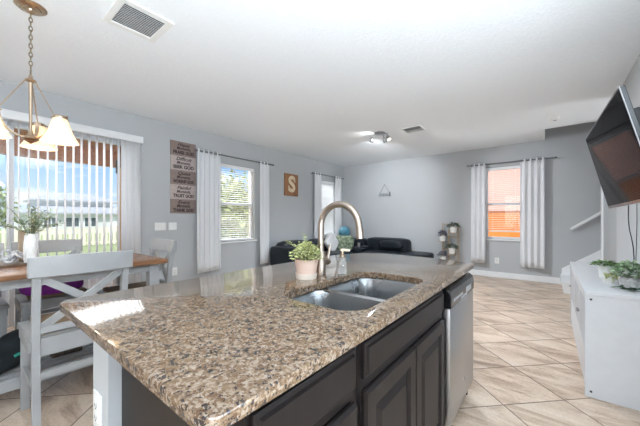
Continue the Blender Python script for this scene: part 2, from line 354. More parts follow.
# ------------------------------------------------------------------ mesh builder
class MB:
    def __init__(s): s.bm = bmesh.new(); s.mi = 0
    def _x(s, vs, rot, loc):
        for v in vs:
            if rot is not None: v.co = rot @ v.co
            v.co += Vector(loc)
    def box(s, c, d, rot=None, bev=0.0):
        r = bmesh.ops.create_cube(s.bm, size=1.0); vs = r['verts']
        for v in vs: v.co = Vector((v.co.x * d[0], v.co.y * d[1], v.co.z * d[2]))
        if bev > 0:
            es = list({e for v in vs for e in v.link_edges})
            q = bmesh.ops.bevel(s.bm, geom=es, offset=bev, segments=2, affect='EDGES', profile=0.5)
            vs = list(set(q['verts']) | set(v for v in vs if v.is_valid))
            vs = list({v for f in q['faces'] for v in f.verts} | {v for v in vs if v.is_valid})
        s._x(vs, rot.to_matrix() if isinstance(rot, (Euler, Quaternion)) else rot, c)
        return s
    def b2(s, x0, x1, y0, y1, z0, z1, bev=0.0):
        return s.box(((x0 + x1) / 2, (y0 + y1) / 2, (z0 + z1) / 2), (abs(x1 - x0), abs(y1 - y0), abs(z1 - z0)), None, bev)
    def tube(s, pts, r, seg=10, cap=True, closed=False):
        pts = [Vector(p) for p in pts]; n = len(pts)
        rs = r if isinstance(r, (list, tuple)) else [r] * n
        rings = []; up = None
        for i, p in enumerate(pts):
            if closed: d = pts[(i + 1) % n] - pts[i - 1]
            else: d = pts[min(i + 1, n - 1)] - pts[max(i - 1, 0)]
            if d.length < 1e-9: d = Vector((0, 0, 1))
            d.normalize()
            if up is None:
                up = Vector((0, 0, 1)) if abs(d.z) < 0.9 else Vector((1, 0, 0))
            a = d.cross(up)
            if a.length < 1e-6: a = d.cross(Vector((0, 1, 0)))
            a.normalize(); b = a.cross(d).normalized(); up = b
            rings.append([s.bm.verts.new(p + rs[i] * (math.cos(t) * a + math.sin(t) * b)) for t in [2 * PI * k / seg for k in range(seg)]])
        m = n if closed else n - 1
        for i in range(m):
            A, B = rings[i], rings[(i + 1) % n]
            for k in range(seg):
                s.bm.faces.new((A[k], A[(k + 1) % seg], B[(k + 1) % seg], B[k]))
        if cap and not closed:
            s.bm.faces.new(rings[0][::-1]); s.bm.faces.new(rings[-1])
        return s
    def cyl(s, p0, p1, r0, r1=None, seg=20):
        return s.tube([p0, p1], [r0, r0 if r1 is None else r1], seg)
    def lathe(s, prof, c=(0, 0, 0), seg=28, rot=None, close=False):
        rings = []
        for r, z in prof:
            if r < 1e-5:
                v = s.bm.verts.new((0, 0, z)); rings.append([v] * seg)
            else:
                rings.append([s.bm.verts.new((r * math.cos(2 * PI * k / seg), r * math.sin(2 * PI * k / seg), z)) for k in range(seg)])
        vs = {v for g in rings for v in g}
        for A, B in zip(rings[:-1], rings[1:]):
            for k in range(seg):
                q = [A[k], A[(k + 1) % seg], B[(k + 1) % seg], B[k]]
                u = []
                for v in q:
                    if v not in u: u.append(v)
                if len(u) > 2:
                    try: s.bm.faces.new(u)
                    except ValueError: pass
        s._x(vs, rot.to_matrix() if isinstance(rot, (Euler, Quaternion)) else rot, c)
        return s
    def sphere(s, c, r, sc=(1, 1, 1), u=20, v=12):
        q = bmesh.ops.create_uvsphere(s.bm, u_segments=u, v_segments=v, radius=r)
        for x in q['verts']: x.co = Vector((x.co.x * sc[0], x.co.y * sc[1], x.co.z * sc[2])) + Vector(c)
        return s
    def prism(s, out, axis, a0, a1, bev=0.0):
        """outline of 2-D points extruded along an axis: 'z' -> (x,y), 'x' -> (y,z), 'y' -> (x,z)"""
        def P(p, a): return {'z': (p[0], p[1], a), 'x': (a, p[0], p[1]), 'y': (p[0], a, p[1])}[axis]
        A = [s.bm.verts.new(P(p, a0)) for p in out]; B = [s.bm.verts.new(P(p, a1)) for p in out]; n = len(out)
        fs = [s.bm.faces.new(A[::-1]), s.bm.faces.new(B)]
        for k in range(n): fs.append(s.bm.faces.new((A[k], A[(k + 1) % n], B[(k + 1) % n], B[k])))
        if bev > 0:
            es = list({e for f in fs for e in f.edges})
            bmesh.ops.bevel(s.bm, geom=es, offset=bev, segments=2, affect='EDGES', profile=0.5)
        return s
    def bar(s, p0, p1, wd, th, up=(0, 0, 1), bev=0.0):
        """rectangular bar from p0 to p1, wd across, th along up"""
        p0, p1 = Vector(p0), Vector(p1); d = p1 - p0; L = d.length; d.normalize()
        a = d.cross(Vector(up)).normalized(); b = a.cross(d).normalized()
        rot = Matrix((a, d, b)).transposed()
        return s.box((p0 + p1) / 2, (wd, L, th), rot, bev)
    def sweep(s, pts, wd, th, side):
        """rectangular section swept along a polyline lying in the plane whose normal is side"""
        pts = [Vector(p) for p in pts]; sd = Vector(side).normalized(); R = []
        for i, p in enumerate(pts):
            d = (pts[min(i + 1, len(pts) - 1)] - pts[max(i - 1, 0)]).normalized(); nrm = d.cross(sd).normalized()
            R.append([s.bm.verts.new(p + sd * a * wd / 2 + nrm * b * th / 2) for a, b in ((-1, -1), (1, -1), (1, 1), (-1, 1))])
        for A, B in zip(R[:-1], R[1:]):
            for k in range(4): s.bm.faces.new((A[k], A[(k + 1) % 4], B[(k + 1) % 4], B[k]))
        s.bm.faces.new(R[0][::-1]); s.bm.faces.new(R[-1])
        return s
    def leaf(s, p, d, up, L, W, bend=0.25):
        p = Vector(p); d = Vector(d).normalized(); up = Vector(up)
        a = d.cross(up)
        if a.length < 1e-4: a = d.cross(Vector((1, 0, 0)))
        a.normalize(); n = a.cross(d).normalized()
        v = s.bm.verts.new
        b0 = v(p); t = v(p + d * L - n * L * bend)
        m = v(p + d * L * 0.5 - n * W * 0.18)
        l = v(p + d * L * 0.45 + a * W * 0.5); r = v(p + d * L * 0.45 - a * W * 0.5)
        s.bm.faces.new((b0, m, l)); s.bm.faces.new((l, m, t)); s.bm.faces.new((b0, r, m)); s.bm.faces.new((m, r, t))
        return s
    def build(s, name, m, parent=None, loc=None, smooth=True, bevel=0.0, solid=0.0, angle=35, sub=0):
        bmesh.ops.recalc_face_normals(s.bm, faces=s.bm.faces[:])
        me = bpy.data.meshes.new(name)
        if loc is not None:
            bmesh.ops.translate(s.bm, verts=s.bm.verts[:], vec=-Vector(loc))
        s.bm.to_mesh(me); s.bm.free()
        me.materials.append(m)
        if smooth:
            for p in me.polygons: p.use_smooth = True
            try: me.set_sharp_from_angle(angle=math.radians(angle))
            except Exception: pass
        o = bpy.data.objects.new(name, me); C.objects.link(o)
        if parent is not None: o.parent = parent
        if loc is not None: o.location = loc
        if solid:
            md = o.modifiers.new('solid', 'SOLIDIFY'); md.thickness = solid; md.offset = 0
        if bevel:
            md = o.modifiers.new('bevel', 'BEVEL'); md.width = bevel; md.segments = 2; md.limit_method = 'ANGLE'
        if sub:
            md = o.modifiers.new('sub', 'SUBSURF'); md.levels = sub; md.render_levels = sub
        return o

def thing(name, label, cat, loc=(0, 0, 0), rz=0.0, group=None):
    o = bpy.data.objects.new(name, None); C.objects.link(o)
    o.location = loc; o.rotation_euler = (0, 0, rz); o.empty_display_size = 0.1
    return tag(o, label, cat, group)
def tag(o, label, cat, group=None):
    o['label'] = label; o['category'] = cat
    if group: o['group'] = group
    return o
def struct(o): o['kind'] = 'structure'; return o
def dup(root, loc, rz, label, group=None):
    r = root.copy(); C.objects.link(r); r.location = loc; r.rotation_euler = (0, 0, rz); r['label'] = label
    if group: r['group'] = group
    for ch in list(root.children):
        c = ch.copy(); C.objects.link(c); c.parent = r
        for g in list(ch.children):
            d = g.copy(); C.objects.link(d); d.parent = c
    return r
def text_mesh(name, txt, size, m, parent, loc, rot, depth=0.002, shear=0.0, width=None, bold=0.0):
    cu = bpy.data.curves.new(name, 'FONT'); cu.body = txt; cu.size = size; cu.extrude = depth; cu.shear = shear
    cu.align_x = 'CENTER'; cu.align_y = 'CENTER'; cu.offset = bold
    tmp = bpy.data.objects.new('tmp', cu); C.objects.link(tmp)
    bpy.context.view_layer.update()
    me = bpy.data.meshes.new_from_object(tmp.evaluated_get(bpy.context.evaluated_depsgraph_get()))
    bpy.data.objects.remove(tmp); bpy.data.curves.remove(cu)
    if width:
        xs = [v.co.x for v in me.vertices]; k = width / (max(xs) - min(xs))
        for v in me.vertices: v.co.x *= k
    me.materials.clear(); me.materials.append(m)
    o = bpy.data.objects.new(name, me); C.objects.link(o); o.parent = parent
    o.location = loc; o.rotation_euler = rot
    return o

# ------------------------------------------------------------------ room shell
XL, XR, YB, ZC = -4.71, 0.655, 7.05, 2.74
YK, XK = -6.6, 2.4      # kitchen behind the camera
struct(MB().b2(XL - 0.15, 4.0, YK - 0.15, YB + 0.15, -0.12, 0.0).build('floor', M['tile'], smooth=False))
OX0, OY0 = -0.06, 6.2   # stairwell opening in the ceiling
cb = MB()
cb.b2(XL - 0.15, 4.0, YK - 0.15, OY0, ZC, ZC + 0.30)
cb.b2(XL - 0.15, OX0, OY0, YB + 0.15, ZC, ZC + 0.30)
struct(cb.build('ceiling', M['ceiling'], smooth=False))

def wall_with_holes(axis, c0, c1, a0, a1, z0, z1, holes):
    mb = MB()
    def add(u0, u1, v0, v1):
        if u1 - u0 < 1e-4 or v1 - v0 < 1e-4: return
        if axis == 'x': mb.b2(c0, c1, u0, u1, v0, v1)
        else: mb.b2(u0, u1, c0, c1, v0, v1)
    a = a0
    for (h0, h1, hz0, hz1) in sorted(holes):
        add(a, h0, z0, z1); add(h0, h1, z0, hz0); add(h0, h1, hz1, z1); a = h1
    add(a, a1, z0, z1)
    return mb
SL = (-1.55, 1.60, 0.0, 2.33)
W1 = (3.02, 3.79, 0.80, 2.25)
W2 = (6.00, 6.62, 0.80, 2.25)
W3 = (-1.075, -0.395, 0.80, 2.31)
struct(wall_with_holes('x', XL - 0.15, XL, YK - 0.15, YB + 0.15, 0, ZC, [SL, W1, W2]).build('wall_left', M['wall'], smooth=False))
struct(wall_with_holes('y', YB, YB + 0.15, XL, 4.0, 0, 5.2, [W3]).build('wall_back', M['wall'], smooth=False))
wr = MB(); wr.b2(XR, XR + 0.12, 1.9, 5.08, 0, ZC); wr.b2(XR, XK + 0.12, 1.78, 1.9, 0, ZC)
struct(wr.build('wall_right', M['wall'], smooth=False))
wp = MB(); wp.b2(0.64, 4.0, 6.08, 6.18, 0, ZC)
struct(wp.build('wall_stair', M['wall'], smooth=False))
struct(MB().b2(0.628, 0.642, 6.05, 6.21, 0, ZC).build('trim_1', M['trim'], smooth=False))
wk = MB(); wk.b2(XK, XK + 0.12, YK - 0.15, 1.9, 0, ZC)
struct(wk.build('wall_kitchen', M['wall'], smooth=False))
struct(MB().b2(XL, XK, YK - 0.15, YK, 0, ZC).build('wall_front', M['wall'], smooth=False))
struct(MB().b2(2.4, 2.5, 1.9, 6.08, 0, ZC).build('wall_hall', M['wall'], smooth=False))
# upper floor of the stairwell
us = MB(); us.b2(OX0 - 0.1, OX0, OY0 - 0.1, YB + 0.15, ZC + 0.30, 5.2); us.b2(OX0, 4.0, OY0 - 0.1, OY0, ZC + 0.30, 5.2)
us.b2(4.0, 4.1, OY0 - 0.1, YB + 0.15, 0, 5.2); us.b2(OX0 - 0.1, 4.1, OY0 - 0.1, YB + 0.15, 5.2, 5.3)
struct(us.build('wall_upper', M['wall'], smooth=False))
def bb(name, *boxes):
    mb = MB()
    for b in boxes: mb.b2(*b, bev=0.004)
    struct(mb.build(name, M['trim'], smooth=False))
bb('baseboard_back', (XL, 0.17, YB - 0.016, YB, 0, 0.115))
bb('baseboard_left', (XL, XL + 0.016, 1.68, YB - 0.016, 0, 0.115))
bb('baseboard_right', (XR - 0.016, XR, 1.9, 5.08, 0, 0.115))

# ------------------------------------------------------------------ windows
def window(name, axis, c_in, h, sill=True, out=-1, head=False):
    """single-hung window set in the wall hole h; out = direction of the outside along the axis"""
    u0, u1, z0, z1 = h
    def B(mb, ua, ub, ca, cb_, za, zb):
        if axis == 'x': mb.b2(c_in + out * ca, c_in + out * cb_, ua, ub, za, zb)
        else: mb.b2(ua, ub, c_in + out * ca, c_in + out * cb_, za, zb)
    f = MB(); t = 0.045; d0, d1 = 0.07, 0.13
    B(f, u0, u0 + t, d0, d1, z0, z1); B(f, u1 - t, u1, d0, d1, z0, z1)
    B(f, u0 + t, u1 - t, d0, d1, z0, z0 + t); B(f, u0 + t, u1 - t, d0, d1, z1 - t, z1)
    zm = (z0 + z1) / 2 - 0.02
    B(f, u0 + t, u1 - t, d0 - 0.01, d1, zm - 0.025, zm + 0.025)
    o = struct(f.build(name, M['trim'], smooth=False))
    g = MB(); B(g, u0 + t, u1 - t, 0.098, 0.102, z0 + t, z1 - t); g.build('glass_pane', M['glass'], o, smooth=False)
    if sill:
        s_ = MB(); B(s_, u0 - 0.04, u1 + 0.04, -0.035, 0.07, z0 - 0.03, z0); s_.build('window_sill', M['trim'], o, smooth=False)
    return o
window('window_1', 'x', XL, W1)
window('window_2', 'x', XL, W2)
w3o = window('window_3', 'y', YB, W3, out=1)

# sliding glass door
dr = MB()
fx0, fx1 = XL - 0.13, XL - 0.05
for y in (-1.55, -0.60, 0.36, 1.545): dr.b2(fx0, fx1, y, y + 0.055, 0.06, 2.27)
dr.b2(fx0, fx1, -1.55, 1.60, 2.27, 2.33); dr.b2(fx0, fx1, -1.55, 1.60, 0, 0.06)
do = struct(dr.build('door_1', mat('door_frame_aluminium', (0.62, 0.63, 0.65), 0.4, var=0.03), smooth=False))
MB().b2(XL - 0.095, XL - 0.09, -1.5, 1.55, 0.06, 2.27).build('glass_pane', M['glass'], do, smooth=False)

# ------------------------------------------------------------------ outside
struct(MB().b2(-70, XL - 0.15, -40, 60, -0.45, -0.30).build('lawn_ground', M['grass'], smooth=False))
struct(MB().b2(-8.0, XL - 0.15, -4.0, 2.6, -0.30, -0.04).build('patio_slab', M['patio'], smooth=False))
struct(MB().b2(XL - 0.15, 40, YB + 0.15, 40, -0.45, -0.30).build('side_yard_ground', M['grass'], smooth=False))
pr = thing('patio_roof', 'brown boarded patio roof seen through the sliding glass door', 'roof', (-6.3, -0.8, 2.4))
MB().b2(-1.6, 1.45, -3.4, 3.35, 0.34, 0.50).build('boarded_soffit', M['soffit'], pr, smooth=False)
MB().b2(-1.55, -1.40, -3.4, 3.35, 0.0, 0.34).build('front_beam', M['soffit'], pr, smooth=False)
MB().b2(-1.60, -1.57, -3.4, 3.35, 0.25, 0.52).build('gutter', M['trim'], pr, smooth=False)
pp = MB().b2(-7.85, -7.70, 2.33, 2.47, -0.30, 2.74).build('patio_post', M['peach'], smooth=False); tag(pp, 'peach post holding up the patio roof by the right of the sliding door', 'post')
pw = MB().b2(-7.7, XL - 0.15, 2.52, 2.62, -0.30, 2.74).build('patio_side_wall', M['peach'], smooth=False); tag(pw, 'peach side wall closing the patio on the right', 'wall'); 
ps = MB().b2(-7.69, -7.63, 2.25, 2.31, 2.25, 2.55).build('patio_lantern', M['black_matte'], smooth=False, bevel=0.012); tag(ps, 'small dark lantern on the peach patio post', 'lamp')

def tree(name, label, loc, h, cr, n, leafm, seed, group='trees outside the windows', ls=0.16):
    rd = random.Random(seed); t = thing(name, label, 'tree', loc, 0, group)
    mb = MB(); mb.tube([(0, 0, 0), (0.04, 0, h * 0.35), (0.0, 0.05, h * 0.75)], [0.09, 0.07, 0.03], 8)
    for k in range(6):
        a = rd.uniform(0, 2 * PI); z = h * rd.uniform(0.4, 0.7)
        mb.tube([(0.02, 0.02, z * 0.9), (math.cos(a) * cr * 0.7, math.sin(a) * cr * 0.7, z + cr * 0.4)], [0.03, 0.01], 6)
    mb.build('trunk', M['stem'], t)
    lf = MB()
    for k in range(n):
        v = Vector((rd.gauss(0, 1), rd.gauss(0, 1), rd.gauss(0, 1))).normalized() * cr * rd.uniform(0.35, 1.0)
        v.z *= 0.42 * h / cr; p = Vector((0, 0, h * 0.62)) + v
        d = Vector((rd.uniform(-1, 1), rd.uniform(-1, 1), rd.uniform(-1, 0.6)))
        lf.leaf(p, d, (rd.uniform(-1, 1), rd.uniform(-1, 1), 1), ls * rd.uniform(0.7, 1.4), ls * 0.6)
    lf.build('foliage', leafm, t, smooth=False)
    return t
M['tree_leaf'] = mat('sunlit_tree_leaf', (0.24, 0.30, 0.08), 0.6, col2=(0.62, 0.64, 0.34), scale=2.0, island=0.4)
tree('bushy_tree', 'tall leafy tree close outside the left wall window, behind its blind', (-8.6, 6.0, -0.3), 3.1, 1.1, 1500, M['tree_leaf'], 3, ls=0.20)
tree('bushy_tree', 'shorter leafy tree just left of the tall one outside the window', (-8.2, 3.75, -0.3), 2.6, 0.75, 1000, M['tree_leaf'], 4, ls=0.18)
tree('garden_tree', 'green tree at far left beyond the sliding door and cream fence', (-22.5, 0.8, -0.3), 3.6, 1.3, 900, M['tree_leaf'], 5, ls=0.35)
# fence
fz = thing('garden_fence', 'cream picket fence across the lawn outside the sliding door', 'fence', (-20, 0, -0.3))
fb = MB()
for k in range(90):
    y = -6 + k * 0.2; fb.b2(-0.02, 0.02, y - 0.06, y + 0.06, 0.06, 1.05)
fb.build('pickets', M['fence'], fz, smooth=False)
MB().b2(-0.05, -0.02, -6.1, 12.1, 0.85, 0.95).b2(-0.05, -0.02, -6.1, 12.1, 0.15, 0.25).build('rails', M['fence'], fz, smooth=False)
for k in range(7): MB().b2(-0.13, -0.05, -6.0 + k * 3 - 0.06, -6.0 + k * 3 + 0.06, 0, 1.12).build('post', M['fence'], fz, smooth=False)
# neighbour's house
nh = thing('neighbour_house', 'white house with grey roofs beyond the fence outside the sliding door', 'house', (-38, 8, -0.4))
MB().b2(-6, 0, -4.6, 5.6, 0, 2.15).build('lower_wall', M['stucco'], nh, smooth=False)
MB().b2(-7, -2.5, -3.0, 3.6, 2.1, 3.55).build('upper_wall', M['stucco'], nh, smooth=False)
def hip(x0, x1, y0, y1, z0, h, name):
    mb = MB(); bm = mb.bm; xm = (x0 + x1) / 2; k = (x1 - x0) / 2
    P = [bm.verts.new(p) for p in ((x0, y0, z0), (x1, y0, z0), (x1, y1, z0), (x0, y1, z0), (xm, y0 + k * 0.8, z0 + h), (xm, y1 - k * 0.8, z0 + h))]
    for f in ((0, 1, 4), (1, 2, 5, 4), (2, 3, 5), (3, 0, 4, 5), (3, 2, 1, 0)): bm.faces.new([P[i] for i in f])
    mb.b2(x0, x1, y0, y1, z0 - 0.16, z0 - 0.01)
    mb.build(name, M['roof'], nh, smooth=False)
hip(-7, 0.5, -5.0, 6.0, 2.25, 0.95, 'lower_roof')
hip(-7.4, -2.0, -3.4, 4.0, 3.62, 0.95, 'upper_roof')
for y in (-2.2, -0.6, 0.9):
    wnd = MB().b2(-0.05, 0.04, y - 0.6, y + 0.6, 0.75, 1.85).build('house_window', M['trim'], nh, smooth=False)
    MB().b2(0.035, 0.05, y - 0.5, y - 0.05, 0.85, 1.75).b2(0.035, 0.05, y + 0.05, y + 0.5, 0.85, 1.75).build('pane', M['win_dark'], wnd, smooth=False)
MB().b2(0.0, 0.05, 2.6, 4.6, 0.0, 1.9).build('garage_door', M['trim'], nh, smooth=False)
# orange house outside the far window
oh = thing('orange_house', 'orange and pink stucco house wall right outside the far window', 'house', (-1.0, 11.2, -0.3))
MB().b2(-5.5, 5.0, 0.0, 0.3, 0.0, 1.82).build('lower_wall', M['orange_wall'], oh, smooth=False)
MB().b2(-5.5, 5.0, 0.0, 0.3, 1.82, 6.0).build('upper_wall', M['pink_wall'], oh, smooth=False)
MB().b2(-5.5, 5.0, -0.04, 0.0, 1.78, 1.88).build('wall_band', M['pink_wall'], oh, smooth=False)

# ------------------------------------------------------------------ kitchen island
ZT, ZB = 0.914, 0.882
def arc(cx, cy, r, a0, a1, n=6):
    return [(cx + r * math.cos(math.radians(a0 + (a1 - a0) * k / n)), cy + r * math.sin(math.radians(a0 + (a1 - a0) * k / n))) for k in range(n + 1)]
outer = arc(-0.43, 0.263, 0.028, -90, 0, 5) + [(-0.397, 0.6), (-0.395, 1.2), (-0.398, 1.8)] + [(-0.40, 2.18), (-0.415, 2.215), (-0.50, 2.262), (-0.65, 2.31), (-0.82, 2.345), (-1.0, 2.365), (-1.15, 2.36), (-1.28, 2.31), (-1.37, 2.2), (-1.42, 2.05), (-1.44, 1.85), (-1.443, 1.2)] + arc(-1.385, 0.292, 0.057, 180, 270, 7)
CX0, CX1, CY0, CY1 = -0.865, -0.485, 0.80, 1.50
inner = arc(CX1 - 0.09, CY0 + 0.09, 0.09, -90, 0, 7) + arc(CX1 - 0.09, CY1 - 0.09, 0.09, 0, 90, 7) + arc(CX0 + 0.10, CY1 - 0.10, 0.10, 90, 180, 7) + arc(CX0 + 0.10, CY0 + 0.10, 0.10, 180, 270, 7)
def offs(loop, d):
    n = len(loop); R = []
    for i in range(n):
        a, b, c = Vector(loop[i - 1]), Vector(loop[i]), Vector(loop[(i + 1) % n])
        t = ((b - a).normalized() + (c - b).normalized()).normalized(); R.append((b.x - t.y * d, b.y + t.x * d))
    return R
def counter():
    bm = bmesh.new()
    def loop(pts, z): return [bm.verts.new((x, y, z)) for x, y in pts]
    def edges(L): return [bm.edges.new((L[i], L[(i + 1) % len(L)])) for i in range(len(L))]
    def strip(A, B):
        n = len(A)
        for i in range(n): bm.faces.new((A[i], A[(i + 1) % n], B[(i + 1) % n], B[i]))
    e = 0.005
    oT = loop(offs(outer, e), ZT); oT2 = loop(offs(outer, 0.0013), ZT - 0.0013); oS = loop(outer, ZT - e); oS2 = loop(outer, ZB + e); oB = loop(offs(outer, e), ZB)
    iT = loop(offs(inner, -0.003), ZT); iS = loop(inner, ZT - 0.003); iB = loop(inner, ZB)
    strip(oT, oT2); strip(oT2, oS); strip(oS, oS2); strip(oS2, oB); strip(iT, iS); strip(iS, iB)
    def ed(L): return [bm.edges.get((L[i], L[(i + 1) % len(L)])) for i in range(len(L))]
    bmesh.ops.triangle_fill(bm, use_beauty=True, use_dissolve=False, edges=ed(oT) + ed(iT))
    bmesh.ops.triangle_fill(bm, use_beauty=True, use_dissolve=False, edges=ed(oB) + ed(iB))
    mb = MB(); mb.bm.free(); mb.bm = bm
    return mb.build('granite_countertop', M['granite'], angle=40)
tag(counter(), 'long speckled brown granite countertop of the kitchen island', 'countertop')

FX = -0.445   # face-frame plane
def panel_front(mb, y0, y1, z0, z1, x0=FX, th=0.02, edge=0.02):
    """slab front with a stepped, bevelled rim, facing +X"""
    bm = mb.bm
    def L(d, x): return [bm.verts.new((x, y, z)) for y, z in ((y0 + d, z0 + d), (y1 - d, z0 + d), (y1 - d, z1 - d), (y0 + d, z1 - d))]
    Ls = [L(0, x0), L(0, x0 + th * 0.45), L(0.003, x0 + th * 0.55), L(0.011, x0 + th * 0.62), L(edge * 0.75, x0 + th), L(edge, x0 + th)]
    for A, B in zip(Ls[:-1], Ls[1:]):
        for k in range(4): bm.faces.new((A[k], A[(k + 1) % 4], B[(k + 1) % 4], B[k]))
    bm.faces.new(Ls[0][::-1]); bm.faces.new(Ls[-1])
    return mb
def raised_door(y0, y1, z0, z1, parent, name='door'):
    mb = MB(); bm = mb.bm; x0 = FX; th = 0.02
    def L(d, x): return [bm.verts.new((x, y, z)) for y, z in ((y0 + d, z0 + d), (y1 - d, z0 + d), (y1 - d, z1 - d), (y0 + d, z1 - d))]
    Ls = [L(0, x0), L(0, x0 + th * 0.5), L(0.006, x0 + th), L(0.058, x0 + th), L(0.066, x0 + th * 0.35), L(0.078, x0 + th * 0.35), L(0.105, x0 + th * 0.92)]
    for A, B in zip(Ls[:-1], Ls[1:]):
        for k in range(4): bm.faces.new((A[k], A[(k + 1) % 4], B[(k + 1) % 4], B[k]))
    bm.faces.new(Ls[0][::-1]); bm.faces.new(Ls[-1])
    return mb.build(name, M['espresso'], parent, smooth=False)
def carcass(parent, y0, y1):
    mb = MB(); t = 0.018
    mb.b2(-1.085, FX, y0, y0 + t, 0.10, ZB); mb.b2(-1.085, FX, y1 - t, y1, 0.10, ZB)
    mb.b2(-1.085, FX, y0, y1, 0.10, 0.118); mb.b2(-1.085, -1.073, y0, y1, 0.10, ZB)
    mb.build('carcass', M['espresso'], parent, smooth=False)
    ff = MB(); a = FX - 0.02
    ff.b2(a, FX, y0, y0 + 0.035, 0.10, ZB); ff.b2(a, FX, y1 - 0.035, y1, 0.10, ZB)
    ff.b2(a, FX, y0 + 0.035, y1 - 0.035, 0.855, ZB); ff.b2(a, FX, y0 + 0.035, y1 - 0.035, 0.70, 0.745); ff.b2(a, FX, y0 + 0.035, y1 - 0.035, 0.10, 0.13)
    ff.build('face_frame', M['espresso'], parent, smooth=False)
    MB().b2(-1.085, FX - 0.065, y0, y1, 0.0, 0.10).build('toe_kick', M['black_matte'], parent, smooth=False)
c1 = thing('drawer_cabinet', 'dark espresso base cabinet at the near end of the island', 'cabinet')
carcass(c1, 0.335, 0.735)
panel_front(MB(), 0.348, 0.712, 0.735, 0.850).build('drawer', M['espresso'], c1, smooth=False)
raised_door(0.348, 0.712, 0.125, 0.695, c1)
c2 = thing('sink_cabinet', 'dark espresso double-door cabinet under the sink', 'cabinet')
carcass(c2, 0.737, 1.600)
panel_front(MB(), 0.762, 1.582, 0.738, 0.846).build('drawer_front', M['espresso'], c2, smooth=False)
raised_door(0.762, 1.169, 0.125, 0.698, c2); raised_door(1.174, 1.582, 0.125, 0.698, c2)
# dishwasher
dw = thing('dishwasher', 'stainless steel dishwasher with black controls at the far end of the island', 'dishwasher')
MB().b2(-1.06, -0.455, 1.612, 2.196, 0.10, 0.872).build('tub_body', M['black_matte'], dw, smooth=False)
MB().b2(-0.452, -0.405, 1.612, 2.196, 0.125, 0.745, bev=0.005).build('door', M['steel'], dw)
cp = MB().prism([(-0.452, 0.748), (-0.402, 0.748), (-0.400, 0.80), (-0.408, 0.835), (-0.430, 0.852), (-0.452, 0.852)], 'y', 1.612, 2.196).build('control_panel', M['black_gloss'], dw, smooth=False, bevel=0.003)
for k in range(9): MB().b2(-0.4035, -0.3985, 1.66 + k * 0.024, 1.674 + k * 0.024, 0.775, 0.79).build('button', M['grey_plastic'], cp, smooth=False)
MB().b2(-0.4035, -0.399, 1.955, 2.10, 0.765, 0.80).build('display', M['grey_plastic'], cp, smooth=False)
hb = MB(); hb.b2(-0.406, -0.400, 1.83, 1.98, 0.752, 0.768, bev=0.002); hb.build('pull_recess', M['grey_plastic'], cp)
MB().cyl((-0.406, 1.93, 0.245), (-0.403, 1.93, 0.245), 0.011).build('badge', M['grey_plastic'], dw)
MB().b2(-0.53, -0.505, 1.612, 2.196, 0.0, 0.12).build('toe_panel', M['black_matte'], dw, smooth=False)
for y in (1.65, 2.16): MB().cyl((-0.475, y, 0.0), (-0.475, y, 0.10), 0.016, 0.012, 12).build('foot', M['black_matte'], dw)
ep = MB().b2(-1.085, -0.445, 2.202, 2.220, 0.0, ZB).build('end_panel', M['espresso'], smooth=False); tag(ep, 'dark end panel closing the far end of the island beside the dishwasher', 'panel')
# knee wall behind the cabinets
struct(MB().b2(-1.25, -1.09, 0.30, 2.22, 0, ZB).build('wall_island', M['wall'], smooth=False))

# sink
sk = thing('double_sink', 'stainless steel double bowl sink set into the granite countertop', 'sink', (-0.675, 1.15, ZB))
def rrect(x0, x1, y0, y1, r, n=6):
    return arc(x1 - r, y0 + r, r, -90, 0, n) + arc(x1 - r, y1 - r, r, 0, 90, n) + arc(x0 + r, y1 - r, r, 90, 180, n) + arc(x0 + r, y0 + r, r, 180, 270, n)
def bowl(x0, x1, y0, y1, depth):
    mb = MB(); bm = mb.bm
    prof = [(-0.010, -0.0), (0.0, -0.002), (0.004, -0.012), (0.010, -depth * 0.5), (0.018, -depth + 0.035), (0.032, -depth + 0.010), (0.06, -depth), (0.12, -depth - 0.004)]
    Ls = []
    for d, z in prof:
        r = max(0.015, 0.075 - d * 0.5)
        Ls.append([bm.verts.new((x, y, z)) for x, y in rrect(x0 + d, x1 - d, y0 + d, y1 - d, r)])
    for A, B in zip(Ls[:-1], Ls[1:]):
        n = len(A)
        for i in range(n): bm.faces.new((A[i], A[(i + 1) % n], B[(i + 1) % n], B[i]))
    bm.faces.new(Ls[-1])
    o = mb.build('bowl', M['sink_steel'], sk, solid=0.0015, angle=60)
    cx, cy = (x0 + x1) / 2, (y0 + y1) / 2
    MB().lathe([(0, -depth + 0.001), (0.03, -depth + 0.001), (0.042, -depth + 0.004), (0.045, -depth - 0.002)], (cx, cy, 0)).build('drain', M['steel'], o)
bowl(-0.20, 0.20, -0.36, -0.055, 0.185); bowl(-0.20, 0.20, -0.035, 0.36, 0.20)
MB().b2(-0.19, 0.19, -0.066, -0.024, -0.006, -0.001, bev=0.002).build('divider', M['sink_steel'], sk)

# faucet
fa = thing('kitchen_faucet', 'tall brushed nickel gooseneck faucet behind the sink', 'faucet', (-0.945, 1.20, ZT))
MB().lathe([(0, 0), (0.032, 0), (0.032, 0.006), (0.0262, 0.010), (0.0250, 0.13), (0.0220, 0.135), (0, 0.135)]).build('base', M['nickel'], fa)
R = 0.116
sp_ = [(0, 0, 0.13), (0, 0, 0.20), (0, 0, 0.258)] + [(R - R * math.cos(math.radians(a)), 0, 0.264 + R * math.sin(math.radians(a))) for a in range(0, 181, 10)] + [(2 * R + 0.002, 0, 0.262)]
MB().tube(sp_, 0.0165, 18).build('spout', M['nickel'], fa)
MB().tube([(2 * R + 0.002, 0, 0.264), (2 * R + 0.003, 0, 0.255), (2 * R + 0.005, 0, 0.222), (2 * R + 0.006, 0, 0.212)], [0.0168, 0.0175, 0.0185, 0.0175], 16).build('spray_head', M['nickel'], fa)
